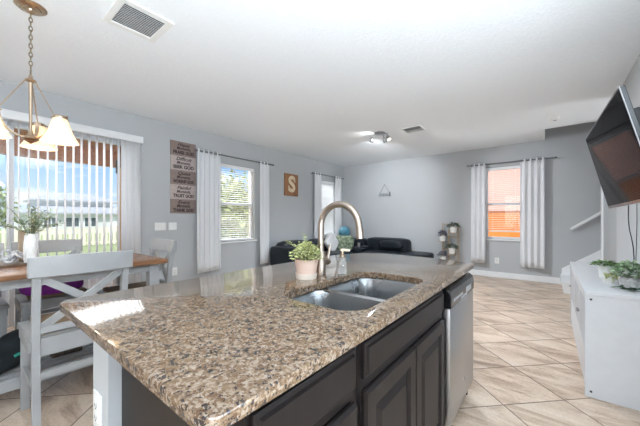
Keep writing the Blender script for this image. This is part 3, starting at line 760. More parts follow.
hd = MB().tube([(0, 0.0, 0.078), (0, 0.054, 0.078)], 0.0195, 14).sphere((0, 0.056, 0.078), 0.0205).build('handle_hub', M['nickel'], fa)
MB().tube([(0, 0.058, 0.088), (0.004, 0.068, 0.13), (0.006, 0.074, 0.165)], [0.0095, 0.0075, 0.008], 10).build('lever', M['nickel'], hd)

# soap dispenser
sd = thing('soap_dispenser', 'clear glass soap bottle with gold pump beside the faucet', 'soap dispenser', (-0.905, 1.345, ZT))
m_, t_, b_ = new_mat('clear_soap_glass'); b_.inputs['Base Color'].default_value = (0.92, 0.94, 0.94, 1); b_.inputs['Transmission Weight'].default_value = 0.9; b_.inputs['Roughness'].default_value = 0.05
MB().lathe([(0, 0), (0.023, 0), (0.024, 0.004), (0.024, 0.080), (0.019, 0.094), (0.012, 0.098), (0, 0.098)]).build('bottle', m_, sd)
MB().lathe([(0.015, 0.094), (0.016, 0.108), (0.010, 0.112), (0.006, 0.113), (0.006, 0.128), (0, 0.128)]).build('collar', M['gold_nickel'], sd)
MB().tube([(0, 0, 0.128), (0, 0, 0.137)], 0.014, 14).box((0.020, 0, 0.134), (0.048, 0.016, 0.012)).build('pump', mat('cream_pump', (0.80, 0.70, 0.55), 0.35), sd)

# potted plant on the counter
def foliage_ball(n, r, h, L, W, seed, c=(0, 0, 0), stems=None, down=0.2):
    rd = random.Random(seed); mb = MB()
    for k in range(n):
        a = rd.uniform(0, 2 * PI); q = math.sqrt(rd.random()); el = rd.random() ** 0.7
        p = Vector((math.cos(a) * r * q * (0.55 + 0.45 * math.sin(PI * min(1, el * 0.9 + 0.15))), math.sin(a) * r * q * (0.55 + 0.45 * math.sin(PI * min(1, el * 0.9 + 0.15))), h * el * (1 - 0.35 * q * q))) + Vector(c)
        d = Vector((math.cos(a) * (0.4 + q), math.sin(a) * (0.4 + q), rd.uniform(-down, 1.0)))
        mb.leaf(p, d, (rd.uniform(-.6, .6), rd.uniform(-.6, .6), 1), L * rd.uniform(0.7, 1.3), W * rd.uniform(0.7, 1.2))
    return mb
def stems(n, r, h, seed, rad=0.0015):
    rd = random.Random(seed); mb = MB()
    for k in range(n):
        a = rd.uniform(0, 2 * PI); q = r * rd.uniform(0.3, 0.9); hh = h * rd.uniform(0.6, 1.0)
        mb.tube([(math.cos(a) * 0.01, math.sin(a) * 0.01, 0), (math.cos(a) * q * 0.4, math.sin(a) * q * 0.4, hh * 0.55), (math.cos(a) * q, math.sin(a) * q, hh)], rad, 5)
    return mb
p1 = thing('potted_plant', 'bushy yellow-green plant in a pale pink pot beside the faucet', 'potted plant', (-0.985, 1.130, ZT))
MB().lathe([(0, 0), (0.048, 0), (0.051, 0.010), (0.054, 0.0215), (0.051, 0.024), (0.061, 0.098), (0.062, 0.1), (0.057, 0.1), (0.055, 0.088), (0, 0.088)]).build('pot', M['terracotta'], p1)
MB().lathe([(0.0, -0.0005), (0.0512, -0.0005), (0.0545, 0.010), (0.0565, 0.0285), (0.0542, 0.0285)]).build('glazed_base', mat('cream_glaze', (0.68, 0.58, 0.50), 0.4), p1)['label'] = 'white base band of the pink pot'
MB().lathe([(0, 0.09), (0.055, 0.089)]).build('soil', M['soil'], p1)
st_ = stems(26, 0.10, 0.10, 2); st_.build('stems', M['stem'], p1, loc=None).location = (0, 0, 0.088)
fo = foliage_ball(1000, 0.085, 0.095, 0.0135, 0.011, 5, (0, 0, 0.092))
rd = random.Random(31)
for k in range(9):
    a = rd.uniform(2.2, 4.6) if k < 4 else rd.uniform(0, 6.28); 
    for j in range(10):
        q = 0.045 + 0.007 * j; p = Vector((math.cos(a) * q, math.sin(a) * q, 0.13 + 0.004 * j + 0.012 * (k % 4)))
        fo.leaf(p, (math.cos(a + rd.uniform(-1, 1)), math.sin(a + rd.uniform(-1, 1)), rd.uniform(-.2, .6)), (0, 0, 1), 0.015, 0.010)
for j in range(22):
    fo.leaf((-0.01 + rd.uniform(-.008, .008), 0.0 + rd.uniform(-.008, .008), 0.17 + 0.0028 * j), (rd.uniform(-1, 1), rd.uniform(-1, 1), 0.6), (0, 0, 1), 0.016, 0.010)
fo.build('foliage', M['leaf_y'], p1, smooth=False)

# ------------------------------------------------------------------ outlets and switches
def plate(name, label, cat, axis, pos, wd, ht, kind, group=None, out=1):
    """cover plate on a wall; axis is its outward direction"""
    rz = {'+x': PI / 2, '-y': 0.0}[axis]
    t = thing(name, label, cat, pos, rz, group)
    MB().b2(-wd / 2, wd / 2, -0.006, 0, -ht / 2, ht / 2, bev=0.002).build('cover_plate', M['plastic_w'], t)
    if kind == 'outlet':
        for z in (-0.02, 0.02):
            r = MB().b2(-0.017, 0.017, -0.0085, -0.004, z - 0.0135, z + 0.0135, bev=0.004).build('socket', M['plastic_w'], t)
            MB().b2(-0.009, -0.0065, -0.0092, -0.008, z - 0.005, z + 0.006).b2(0.0065, 0.009, -0.0092, -0.008, z - 0.005, z + 0.006).b2(-0.002, 0.002, -0.0092, -0.008, z - 0.011, z - 0.007).build('slots', M['outlet_dark'], r, smooth=False)
    else:
        for k in range(kind):
            x = (k - (kind - 1) / 2) * 0.046
            MB().b2(x - 0.016, x + 0.016, -0.0095, -0.004, -0.033, 0.033, bev=0.002).build('rocker', M['plastic_w'], t)
    return t
plate('wall_outlet', 'white outlet on the end of the island below the granite', 'outlet', '-y', (-1.190, 0.30, 0.575), 0.078, 0.125, 'outlet')
plate('wall_outlet', 'white outlet low on the left wall behind the end chair', 'outlet', '+x', (XL, 2.185, 0.38), 0.085, 0.13, 'outlet')
plate('wall_outlet', 'white outlet low on the far wall under the orange window', 'outlet', '-y', (-0.855, YB, 0.35), 0.085, 0.13, 'outlet')
plate('light_switch', 'wide white switch plate on the left wall, nearer the sliding door', 'light switch', '+x', (XL, 1.97, 1.105), 0.165, 0.12, 3)
plate('light_switch', 'narrower white switch plate on the left wall, nearer the curtain', 'light switch', '+x', (XL, 2.155, 1.105), 0.125, 0.12, 2)

# ------------------------------------------------------------------ dining table
tb = thing('dining_table', 'brown-topped white dining table by the sliding door', 'table', (-3.085, 0.0, 0.0))
TX, TY0, TY1, TZ = 0.465, -1.2, 1.16, 0.87
MB().b2(-TX, TX, TY0, TY1, TZ - 0.035, TZ, bev=0.006).build('tabletop', M['table_top'], tb)
ap = MB()
ap.b2(-TX + 0.06, -TX + 0.085, TY0 + 0.08, TY1 - 0.08, TZ - 0.098, TZ - 0.035); ap.b2(TX - 0.085, TX - 0.06, TY0 + 0.08, TY1 - 0.08, TZ - 0.098, TZ - 0.035)
ap.b2(-TX + 0.08, TX - 0.08, TY0 + 0.06, TY0 + 0.085, TZ - 0.098, TZ - 0.035); ap.b2(-TX + 0.08, TX - 0.08, TY1 - 0.085, TY1 - 0.06, TZ - 0.098, TZ - 0.035)
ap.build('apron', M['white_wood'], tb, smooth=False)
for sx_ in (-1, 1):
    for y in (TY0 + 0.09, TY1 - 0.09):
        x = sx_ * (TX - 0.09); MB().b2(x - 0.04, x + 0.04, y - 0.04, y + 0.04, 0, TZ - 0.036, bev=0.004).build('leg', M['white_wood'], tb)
sh = MB()
for k in range(6): sh.b2(-0.115 + k * 0.085 - 0.021 + 0.05, -0.115 + k * 0.085 + 0.021 + 0.05, TY0 + 0.1, 0.74, 0.175, 0.193)
sh.build('shelf_slats', M['white_wood'], tb, smooth=False)
MB().b2(TX - 0.105, TX - 0.075, TY0 + 0.1, TY1 - 0.1, 0.12, 0.175).build('shelf_rail', M['white_wood'], tb, smooth=False)
MB().b2(-TX + 0.075, -TX + 0.105, TY0 + 0.1, TY1 - 0.1, 0.12, 0.175).build('shelf_rail', M['white_wood'], tb, smooth=False)
MB().b2(-TX + 0.09, TX - 0.09, 0.68, 0.74, 0.12, 0.175).b2(-TX + 0.09, TX - 0.09, -0.6, -0.54, 0.12, 0.175).build('shelf_cross_rail', M['white_wood'], tb, smooth=False)

# ------------------------------------------------------------------ dining chairs (local: faces +Y, back at -Y)
def make_chair(label, loc, rz):
    t = thing('dining_chair', label, 'chair', loc, rz, 'white dining chairs')
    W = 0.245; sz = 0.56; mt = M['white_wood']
    MB().prism([(-W + 0.005, 0.235), (W - 0.005, 0.235), (W - 0.02, -0.19), (-W + 0.02, -0.19)], 'z', sz - 0.025, sz, bev=0.006).build('seat', mt, t)
    MB().prism([(-0.19, 0.20), (0.19, 0.20), (0.175, -0.16), (-0.175, -0.16)], 'z', sz, sz + 0.030, bev=0.009).build('seat_pad', M['seat_pad'], t)['label'] = 'brown seat pad'
    a = MB(); a.b2(-W + 0.04, W - 0.04, 0.20, 0.222, sz - 0.085, sz - 0.025); a.b2(-W + 0.04, W - 0.04, -0.222, -0.195, sz - 0.105, sz - 0.005)
    for s_ in (-1, 1): a.b2(s_ * (W - 0.022) - 0.011, s_ * (W - 0.022) + 0.011, -0.19, 0.20, sz - 0.085, sz - 0.025)
    a.build('seat_apron', mt, t, smooth=False)
    for s_ in (-1, 1):
        MB().bar((s_ * (W - 0.040), 0.20, sz - 0.025), (s_ * (W - 0.040), 0.215, 0), 0.042, 0.042, (0, 1, 0), 0.003).build('leg', mt, t)
        x = s_ * (W - 0.036)
        pts = [(x, -0.245, 0), (x, -0.225, 0.22), (x, -0.212, 0.45), (x, -0.212, 0.60), (x, -0.222, 0.75), (x, -0.240, 0.87), (x, -0.254, 0.945)]
        MB().sweep(pts, 0.036, 0.042, (1, 0, 0)).build('leg', mt, t, bevel=0.003)
    # curved top rail
    rl = MB(); bm = rl.bm; Rr = []
    for k in range(13):
        u = -1 + k / 6.0; x = u * (W + 0.001); c = -0.030 * (1 - u * u)
        Rr.append([bm.verts.new((x, -0.222 + c + o + 0.0, z)) for o, z in ((-0.050, 0.902), (0.004, 0.902), (-0.022, 1.012 + 0.006 * (1 - u * u)), (-0.056, 1.012 + 0.006 * (1 - u * u)))])
    for A, B in zip(Rr[:-1], Rr[1:]):
        for k in range(4): bm.faces.new((A[k], A[(k + 1) % 4], B[(k + 1) % 4], B[k]))
    bm.faces.new(Rr[0][::-1]); bm.faces.new(Rr[-1])
    rl.build('top_rail', mt, t, bevel=0.004)
    for s_ in (-1, 1):
        pts = [(s_ * (-W + 0.045), -0.214, 0.605), (0, -0.243 - 0.006 * s_, 0.755), (s_ * (W - 0.045), -0.245, 0.90)]
        MB().sweep(pts, 0.016, 0.040, (0, 1, 0.12)).build('cross_brace', mt, t, smooth=False)
    MB().b2(-W + 0.04, W - 0.04, -0.232, -0.208, 0.585, 0.62).build('lower_back_rail', mt, t, smooth=False)
    for s_ in (-1, 1): MB().bar((s_ * (W - 0.036), -0.215, 0.27), (s_ * (W - 0.036), 0.205, 0.27), 0.02, 0.03).build('stretcher', mt, t, smooth=False)
    MB().b2(-W + 0.03, W - 0.03, -0.235, -0.213, 0.335, 0.37).build('stretcher', mt, t, smooth=False)
    return t
ch = make_chair('white cross-back dining chair nearest the island, its back to the countertop', (-2.43, 0.484, 0), PI / 2)
dup(ch, (-3.03, 1.04, 0), PI, 'white cross-back chair at the end of the dining table by the switches')
dup(ch, (-3.48, 0.555, 0), -PI / 2, 'white chair across the table behind the vase, its back to the sliding door')
dup(ch, (-3.48, 0.02, 0), -PI / 2, 'white chair at the far left edge, across the table with back to the glass')

# ------------------------------------------------------------------ things on and around the table
tr = MB().prism(rrect(-0.155, 0.155, -0.10, 0.10, 0.02, 4), 'z', 0.0, 0.016, bev=0.004).build('serving_tray', M['tray_wood']); tr.location = (-3.24, 0.27, TZ); tr.rotation_euler = (0, 0, 0.25)
tag(tr, 'dark wooden tray on the dining table under the ornament', 'tray')
vz = (-3.15, 0.365, TZ)
va = MB().lathe([(0, 0), (0.040, 0), (0.046, 0.006), (0.054, 0.07), (0.057, 0.13), (0.053, 0.19), (0.044, 0.228), (0.040, 0.236), (0.036, 0.232), (0.044, 0.19), (0.046, 0.10), (0, 0.05)], seg=36)
for k in range(9):
    for s_ in (-1, 1):
        pts = []
        for j in range(13):
            z = 0.012 + 0.21 * j / 12; rr = 0.046 + 0.012 * math.sin(PI * min(1, (z / 0.236) ** 0.8 * 0.97)); a = 2 * PI * k / 9 + s_ * j * 0.13
            pts.append((rr * math.cos(a), rr * math.sin(a), z))
        va.tube(pts, 0.0036, 6)
va = va.build('textured_vase', M['white_ceramic']); va.location = vz; va.scale = (0.72, 0.72, 1.0); tag(va, 'tall white diamond-textured vase on the dining table', 'vase')
br = thing('leafy_branches', 'spray of grey-green leafy branches standing in the white vase', 'branches', (vz[0], vz[1], TZ + 0.06))
rd = random.Random(11); sm = MB(); lm = MB()
for k in range(24):
    a = rd.uniform(0, 2 * PI); q = rd.uniform(0.04, 0.23); hh = rd.uniform(0.28, 0.46) - q * 0.55
    P0 = Vector((math.cos(a) * 0.012, math.sin(a) * 0.012, 0.0)); P1 = Vector((math.cos(a) * 0.022, math.sin(a) * 0.022, 0.18)); P2 = Vector((math.cos(a) * q, math.sin(a) * q, max(0.24, hh)))
    pts = [P0, P1, P1 * 0.45 + P2 * 0.55 + Vector((0, 0, 0.02)), P2]; sm.tube(pts, 0.0016, 5)
    for j in range(15):
        f = j / 14; p = P1.lerp(P2, f) + Vector((0, 0, 0.02 * math.sin(PI * f)))
        dd = (P2 - P1).normalized() * 0.6 + Vector((rd.uniform(-1, 1), rd.uniform(-1, 1), rd.uniform(-.4, .8)))
        lm.leaf(p, dd, (rd.uniform(-.5, .5), rd.uniform(-.5, .5), 1), 0.036 * rd.uniform(.7, 1.3), 0.016)
sm.build('stems', M['stem'], br); lm.build('foliage', M['leaf_sage'], br, smooth=False)
wb = MB().b2(-0.018, 0.018, -0.022, 0.022, 0, 0.245, bev=0.008).build('wooden_block', M['tan_wood']); wb.location = (-3.33, 0.335, TZ + 0.016); tag(wb, 'upright tan wooden block on the tray just left of the vase', 'block')
orn = MB(); rd = random.Random(4)
for k in range(9):
    c = Vector((rd.uniform(-.05, .05), rd.uniform(-.04, .04), 0.018 + rd.uniform(0, .06))); rot = Euler((rd.uniform(0, 3), rd.uniform(0, 3), 0)).to_matrix()
    orn.tube([c + rot @ Vector((0.026 * math.cos(t), 0.026 * math.sin(t), 0)) for t in [2 * PI * i / 12 for i in range(12)]], 0.0085, 6, closed=True)
orn = orn.build('knotted_ornament', M['pattern_cloth']); orn.location = (-3.17, 0.270, TZ + 0.016); tag(orn, 'small grey and white knotted ornament on the wooden tray', 'ornament')

def pillow(mb, c, d, rot=None, p=2.6, n=10):
    """soft box: superellipsoid"""
    bm = mb.bm; R_ = rot.to_matrix() if rot is not None else Matrix.Identity(3)
    q = bmesh.ops.create_uvsphere(bm, u_segments=24, v_segments=14, radius=1.0)
    for v in q['verts']:
        k = (abs(v.co.x) ** p + abs(v.co.y) ** p + abs(v.co.z) ** p) ** (-1 / p); u = v.co * k
        v.co = R_ @ Vector((u.x * d[0] / 2, u.y * d[1] / 2, u.z * d[2] / 2)) + Vector(c)
    return mb
SZ = 0.590
bg_ = thing('purple_bag', 'purple bag lying on the chair seat below the tabletop', 'bag', (-3.33, 0.52, SZ))
pillow(MB(), (0, 0, 0.068), (0.30, 0.40, 0.135), Euler((0.0, 0.0, 0)), p=3.2).build('bag_body', M['purple'], bg_)
MB().tube([(0.09, -0.11, 0.07), (0.135, -0.08, 0.085), (0.15, 0.0, 0.09), (0.135, 0.08, 0.085), (0.09, 0.11, 0.075)], 0.008, 8).build('handle', M['purple'], bg_)
o = pillow(MB(), (0, 0, 0.05), (0.26, 0.30, 0.09), p=3.2).build('folded_towel', M['pattern_cloth']); o.location = (-3.36, 0.03, SZ); tag(o, 'speckled white cloth heaped on the chair seat at the far left', 'cloth')
o = MB(); pillow(o, (0, 0, 0.09), (0.34, 0.40, 0.18), Euler((0.25, 0.1, 0.2)), p=2.4); pillow(o, (0.02, 0.08, 0.15), (0.26, 0.22, 0.16), Euler((0.5, 0.1, 0)), p=2.3)
for k in range(7):
    a_ = k * 0.9; pillow(o, (0.09 * math.cos(a_), 0.13 * math.sin(a_), 0.12 + 0.02 * (k % 3)), (0.16, 0.20, 0.10), Euler((0.5 * math.sin(k * 2.1), 0.5 * math.cos(k * 1.3), k * 0.8)), p=2.4)
jk = thing('folded_jacket', 'dark navy jacket heaped on the slatted shelf under the table', 'jacket', (-2.93, 0.17, 0.196))
o.build('fabric', M['navy'], jk); MB().box((0.155, 0.10, 0.125), (0.006, 0.06, 0.018), Euler((0.3, 0.1, 0.2))).build('tag', M['teal_tag'], jk, smooth=False)['label'] = 'small teal tag on the jacket'
bk = thing('storage_basket', 'dark brown basket on the slatted shelf under the near chair', 'basket', (-2.955, 0.53, 0.194))
MB().prism(rrect(-0.10, 0.10, -0.09, 0.09, 0.02, 4), 'z', 0.0, 0.15, bev=0.004).build('basket_body', M['basket'], bk); MB().tube([(x, y, 0.15) for x, y in rrect(-0.10, 0.10, -0.09, 0.09, 0.02, 4)], 0.008, 6, closed=True).build('rim', M['basket'], bk)

# ------------------------------------------------------------------ chandelier
CHX, CHY = -2.905, 0.335
cl = thing('chandelier', 'three-arm brushed gold chandelier with lit glass shades over the table', 'chandelier', (CHX, CHY, 0))
MB().lathe([(0.088, ZC), (0.088, ZC - 0.008), (0.070, ZC - 0.022), (0.030, ZC - 0.030), (0.022, ZC - 0.045), (0.008, ZC - 0.055), (0, ZC - 0.056)]).build('canopy', M['gold_nickel'], cl)
chn = MB()
nl = 13; z0_, z1_ = 2.285, ZC - 0.05
for k in range(nl):
    zc_ = z0_ + (z1_ - z0_) * (k + 0.5) / nl; hL = (z1_ - z0_) / nl * 0.62; a = (k % 2) * PI / 2
    pts = [(0.0085 * math.cos(t) * math.cos(a), 0.0085 * math.cos(t) * math.sin(a), zc_ + hL * math.sin(t)) for t in [2 * PI * i / 14 for i in range(14)]]
    chn.tube(pts, 0.0034, 6, closed=True)
chn.tube([(0.0155 * math.cos(t), 0, 2.265 + 0.024 * math.sin(t)) for t in [2 * PI * i / 18 for i in range(18)]], 0.0035, 6, closed=True)
chn.build('chain', M['bronze'], cl)
MB().lathe([(0, 2.245), (0.010, 2.243), (0.014, 2.225), (0.030, 2.213), (0.032, 2.205), (0.012, 2.195), (0.008, 1.86), (0.014, 1.84), (0.020, 1.82), (0.040, 1.80), (0.046, 1.792), (0.030, 1.775), (0.010, 1.762), (0, 1.755)]).build('stem', M['gold_nickel'], cl)
yaw = math.atan((549 - 320) / 289.0)
for ang in (2, 122, 242):
    A = math.radians(ang) + yaw; ca, sa = math.cos(A), math.sin(A)
    def P(r, z): return (r * ca, r * sa, z)
    pts = [P(0.035 + 0.125 * math.sin(math.radians(t)) ** 1.0, 1.80 + 0.155 * (1 - math.cos(math.radians(t)))) for t in range(0, 91, 10)]
    MB().sweep(pts, 0.020, 0.011, (-sa, ca, 0)).build('arm', M['gold_nickel'], cl)
    MB().tube([P(0.026, 2.21), P(0.165, 1.958)], 0.0038, 8).build('rod', M['gold_nickel'], cl)
    MB().b2(0.145, 0.255, -0.009, 0.009, 1.950, 1.958).lathe([(0, 1.962), (0.036, 1.958), (0.042, 1.948), (0.040, 1.935), (0, 1.935)], (0.205, 0, 0)).build('shade_holder', M['gold_nickel'], cl).rotation_euler = (0, 0, A)
    so = MB().lathe([(0.036, 1.942), (0.044, 1.93), (0.054, 1.89), (0.070, 1.84), (0.090, 1.80), (0.108, 1.772), (0.105, 1.770), (0.087, 1.802), (0.067, 1.842), (0.051, 1.89), (0.041, 1.928), (0.034, 1.938)], (0.205, 0, 0)).build('shade', M['shade'], cl); so.rotation_euler = (0, 0, A)
    MB().sphere((0.205, 0, 1.855), 0.026, (1, 1, 1.25)).build('bulb', M['bulb'], so)
    l = light('chandelier_lamp', 'POINT', (CHX + 0.205 * ca, CHY + 0.205 * sa, 1.79), 2.0, (1.0, 0.83, 0.62), shadow_soft_size=0.04)

# ------------------------------------------------------------------ ceiling fittings
def vent(label, x0, x1, y0, y1, along, n, fr=0.03):
    t = thing('ceiling_vent', label, 'vent', ((x0 + x1) / 2, (y0 + y1) / 2, ZC), 0)
    hx, hy = (x1 - x0) / 2, (y1 - y0) / 2
    MB().b2(-hx + fr, hx - fr, -hy + fr, hy - fr, -0.004, -0.001).build('duct_back', M['vent_dark'], t, smooth=False)
    f = MB()
    f.b2(-hx, hx, -hy, -hy + fr, -0.014, 0); f.b2(-hx, hx, hy - fr, hy, -0.014, 0); f.b2(-hx, -hx + fr, -hy + fr, hy - fr, -0.014, 0); f.b2(hx - fr, hx, -hy + fr, hy - fr, -0.014, 0)
    f.build('frame', M['plastic_w'], t, smooth=False, bevel=0.002)
    s_ = MB()
    span = (hy if along == 'x' else hx) - fr
    for k in range(n):
        c = -span + 2 * span * (k + 0.5) / n; tilt = 0.42 if c < 0 else 0.75
        if along == 'x': s_.box((0, c, -0.009), (2 * (hx - fr), 2 * span / n * 0.62, 0.0015), Euler((tilt, 0, 0)))
        else: s_.box((c, 0, -0.009), (2 * span / n * 0.62, 2 * (hy - fr), 0.0015), Euler((0, tilt, 0)))
    s_.build('louvres', M['plastic_w'], t, smooth=False)
    return t
vent('large square white louvred vent on the ceiling near the chandelier', -2.655, -2.275, 0.69, 1.055, 'y', 14, 0.045)
vent('small white vent on the far ceiling right of the spotlight bar', -1.96, -1.63, 4.65, 4.95, 'x', 8, 0.02)
sf = thing('ceiling_spotlight', 'ceiling spotlight fixture with small tilted heads over the living room', 'light', (-2.34, 4.65, ZC))
MB().lathe([(0.095, 0), (0.095, -0.012), (0.075, -0.025), (0, -0.026)]).build('ceiling_plate', M['steel'], sf)
for k, (dx, dy, tx, ty) in enumerate(((-0.12, -0.03, -0.5, 0.25), (0.13, 0.03, 0.45, -0.2), (0.02, 0.11, 0.1, 0.6))):
    hd_ = MB().tube([(dx * 0.5, dy * 0.5, -0.02), (dx, dy, -0.03), (dx, dy, -0.065)], 0.007, 8)
    hd_ = hd_.build('arm', M['steel'], sf)
    dv = Vector((tx, ty, -0.75)).normalized(); c = Vector((dx, dy, -0.07))
    MB().tube([c, c + dv * 0.02, c + dv * 0.085], [0.018, 0.03, 0.036], 14).build('lamp_head', M['steel'], hd_)
    lp = c + dv * 0.088
    MB().tube([c + dv * 0.0855, c + dv * 0.087], 0.031, 14).build('lamp_face', M['bulb'], hd_)
light('ceiling_spot_glow', 'SPOT', (-2.42, 4.58, ZC - 0.13), 3.5, (1.0, 0.98, 0.95), Vector((-0.16, -0.04, 0.12)).to_track_quat('-Z', 'Y').to_euler(), spot_size=1.9, spot_blend=1.0, shadow_soft_size=0.02)
for tgt, en in (((-4.4, 7.0, 2.4), 45), ((-3.0, 7.05, 1.8), 130), ((0.6, 3.7, 0.9), 190), ((0.4, 6.9, 1.2), 150)):
    dv = Vector(tgt) - Vector((-2.34, 4.75, ZC - 0.19))
    light('ceiling_spot_beam', 'SPOT', (-2.34, 4.75, ZC - 0.19), en, (0.88, 0.94, 1.0), dv.to_track_quat('-Z', 'Y').to_euler(), spot_size=1.25, spot_blend=1.0, shadow_soft_size=0.02)
light('ceiling_spot_beam', 'SPOT', (-2.30, 4.60, ZC - 0.21), 240, (0.85, 0.92, 1.0), (0, 0, 0), spot_size=2.6, spot_blend=1.0, shadow_soft_size=0.02)
sdm = thing('smoke_detector', 'round white smoke detector on the ceiling before the stair opening', 'smoke detector', (0.06, 5.6, ZC))
MB().lathe([(0.075, 0), (0.075, -0.012), (0.066, -0.030), (0.045, -0.040), (0, -0.041)]).build('housing', M['plastic_w'], sdm); MB().lathe([(0.020, -0.0405), (0.018, -0.045), (0, -0.0455)], (0.01, -0.01, 0)).build('test_button', M['grey_plastic'], sdm)

# ------------------------------------------------------------------ vertical blind over the slider
vb = thing('vertical_blind', 'white vertical blind with open vanes over the sliding glass door', 'blind', (-4.62, 0, 0))
MB().b2(-0.10 + 0.012, 0.012, -1.6, 1.695, 2.315, 2.41, bev=0.004).build('valance', M['trim'], vb)
def vane(y, ang):
    mb = MB(); bm = mb.bm; R_ = Matrix.Rotation(ang, 3, 'Z'); rows = []
    for z in (0.05, 2.33):
        rows.append([bm.verts.new(R_ @ Vector((0.008 * (1 - (2 * k / 6 - 1) ** 2), -0.044 + 0.088 * k / 6, 0)) + Vector((-0.035, y, z))) for k in range(7)])
    for k in range(6): bm.faces.new((rows[0][k], rows[0][k + 1], rows[1][k + 1], rows[1][k]))
    return mb.build('vane', M['vane'], vb, solid=0.0012, angle=60)
ys = [0.44 + 0.0795 * k for k in range(12)]
y = 0.44 - 0.0795
while y > -1.5: ys.append(y); y -= 0.0795
for y in ys:
    # open vanes stand almost along the line of sight
    vane(y, math.radians(91))
for y, a in ((1.40, 58), (1.46, 30), (1.525, 24), (1.585, 22), (1.64, 20)): vane(y, math.radians(a))

# ------------------------------------------------------------------ curtains and rods
def curtain(label, axis, c, a0, a1, z0, z1, nf, amp, group, seed=0):
    rd = random.Random(seed); t = thing('curtain', label, 'curtain', (c, (a0 + a1) / 2, 0) if axis == 'x' else ((a0 + a1) / 2, c, 0), 0, group)
    mb = MB(); bm = mb.bm; L = a1 - a0; nu = nf * 12; nz = 14; rows = []
    ph = [rd.uniform(-0.35, 0.35) for _ in range(nf + 2)]
    for j in range(nz + 1):
        v = j / nz; z = z1 + (z0 - z1) * v; row = []
        for i in range(nu + 1):
            u = i / nu; f = u * nf
            off = amp * math.sin(2 * PI * f + 0.5 * v * ph[int(f)]) * (1.0 - 0.25 * v + 0.2 * v * ph[int(f) + 1])
            s_ = (u - 0.5) * L * (1 + 0.03 * math.sin(3 * v)) + 0.006 * v * math.sin(4 * PI * f)
            row.append(bm.verts.new((off, s_, z) if axis == 'x' else (s_, off, z)))
        rows.append(row)
    for A, B in zip(rows[:-1], rows[1:]):
        for k in range(nu): bm.faces.new((A[k], A[k + 1], B[k + 1], B[k]))
    o = mb.build('fabric', M['curtain'], t, solid=0.002, angle=80)
    for k in range(nf * 2):
        s_ = ((k + 0.5 - 0.0) / (nf * 2) - 0.5) * L
        # grommets sit where the fabric crosses the rod line
        u = (k * 0.5) / nf
        s_ = (u - 0.5) * L
        if k == 0: s_ += 0.012
        ring = [(0.024 * math.cos(q), 0.024 * math.sin(q)) for q in [2 * PI * i / 16 for i in range(16)]]
        tilt = 0.9
        pts = [((r_ * math.sin(tilt), s_ + r_ * math.cos(tilt) * 0.4, z1 - 0.035 + h_) if axis == 'x' else (s_ + r_ * math.cos(tilt) * 0.4, r_ * math.sin(tilt), z1 - 0.035 + h_)) for r_, h_ in ring]
        MB().tube(pts, 0.0035, 5, closed=True).build('grommet', M['rod'], t)
    return t
def rod(label, axis, c, a0, a1, z, wall, r=0.0125):
    t = thing('curtain_rod', label, 'curtain rod', (c, a0, z) if axis == 'x' else (a0, c, z))
    L = a1 - a0
    def P(s_, o=0.0, h=0.0): return (o, s_, h) if axis == 'x' else (s_, o, h)
    MB().tube([P(0), P(L)], r, 10).build('pole', M['rod'], t)
    for s_ in (0, L): MB().sphere(P(s_), 0.020).build('finial', M['rod'], t)
    for s_ in (0.05, L - 0.05): MB().tube([P(s_), P(s_, wall - c)], 0.006, 8).sphere(P(s_), 0.014).build('bracket', M['rod'], t)
    return t
GA = 'white curtains on the left wall'; GB = 'white curtains at the orange window'
cx_ = XL + 0.10
curtain('wide white curtain left of the window, beside the wooden word sign', 'x', cx_, 2.515, 2.95, 0.31, 2.405, 5, 0.028, GA, 1)
curtain('narrow white curtain right of the left-wall window, before the letter sign', 'x', cx_, 3.85, 4.10, 0.30, 2.405, 3, 0.028, GA, 2)
rod('dark curtain rod over the left-wall window between the word sign and letter sign', 'x', cx_, 2.49, 4.21, 2.37, XL)
curtain('white curtain just right of the letter sign, left side of the corner window', 'x', cx_, 5.60, 5.88, 0.30, 2.405, 3, 0.028, GA, 3)
curtain('white curtain in the room corner, right side of the corner window', 'x', cx_, 6.50, 6.79, 0.30, 2.405, 3, 0.028, GA, 4)
rod('dark curtain rod over the corner window above the sofa', 'x', cx_, 5.52, 6.90, 2.37, XL)
cy_ = YB - 0.10
curtain('narrow white curtain left of the orange window on the far wall', 'y', cy_, -1.325, -1.05, 0.28, 2.405, 3, 0.028, GB, 5)
curtain('wide white curtain right of the orange window on the far wall', 'y', cy_, -0.445, -0.06, 0.265, 2.405, 4, 0.028, GB, 6)
rod('dark curtain rod over the orange window on the far wall', 'y', cy_, -1.39, 0.10, 2.37, YB)

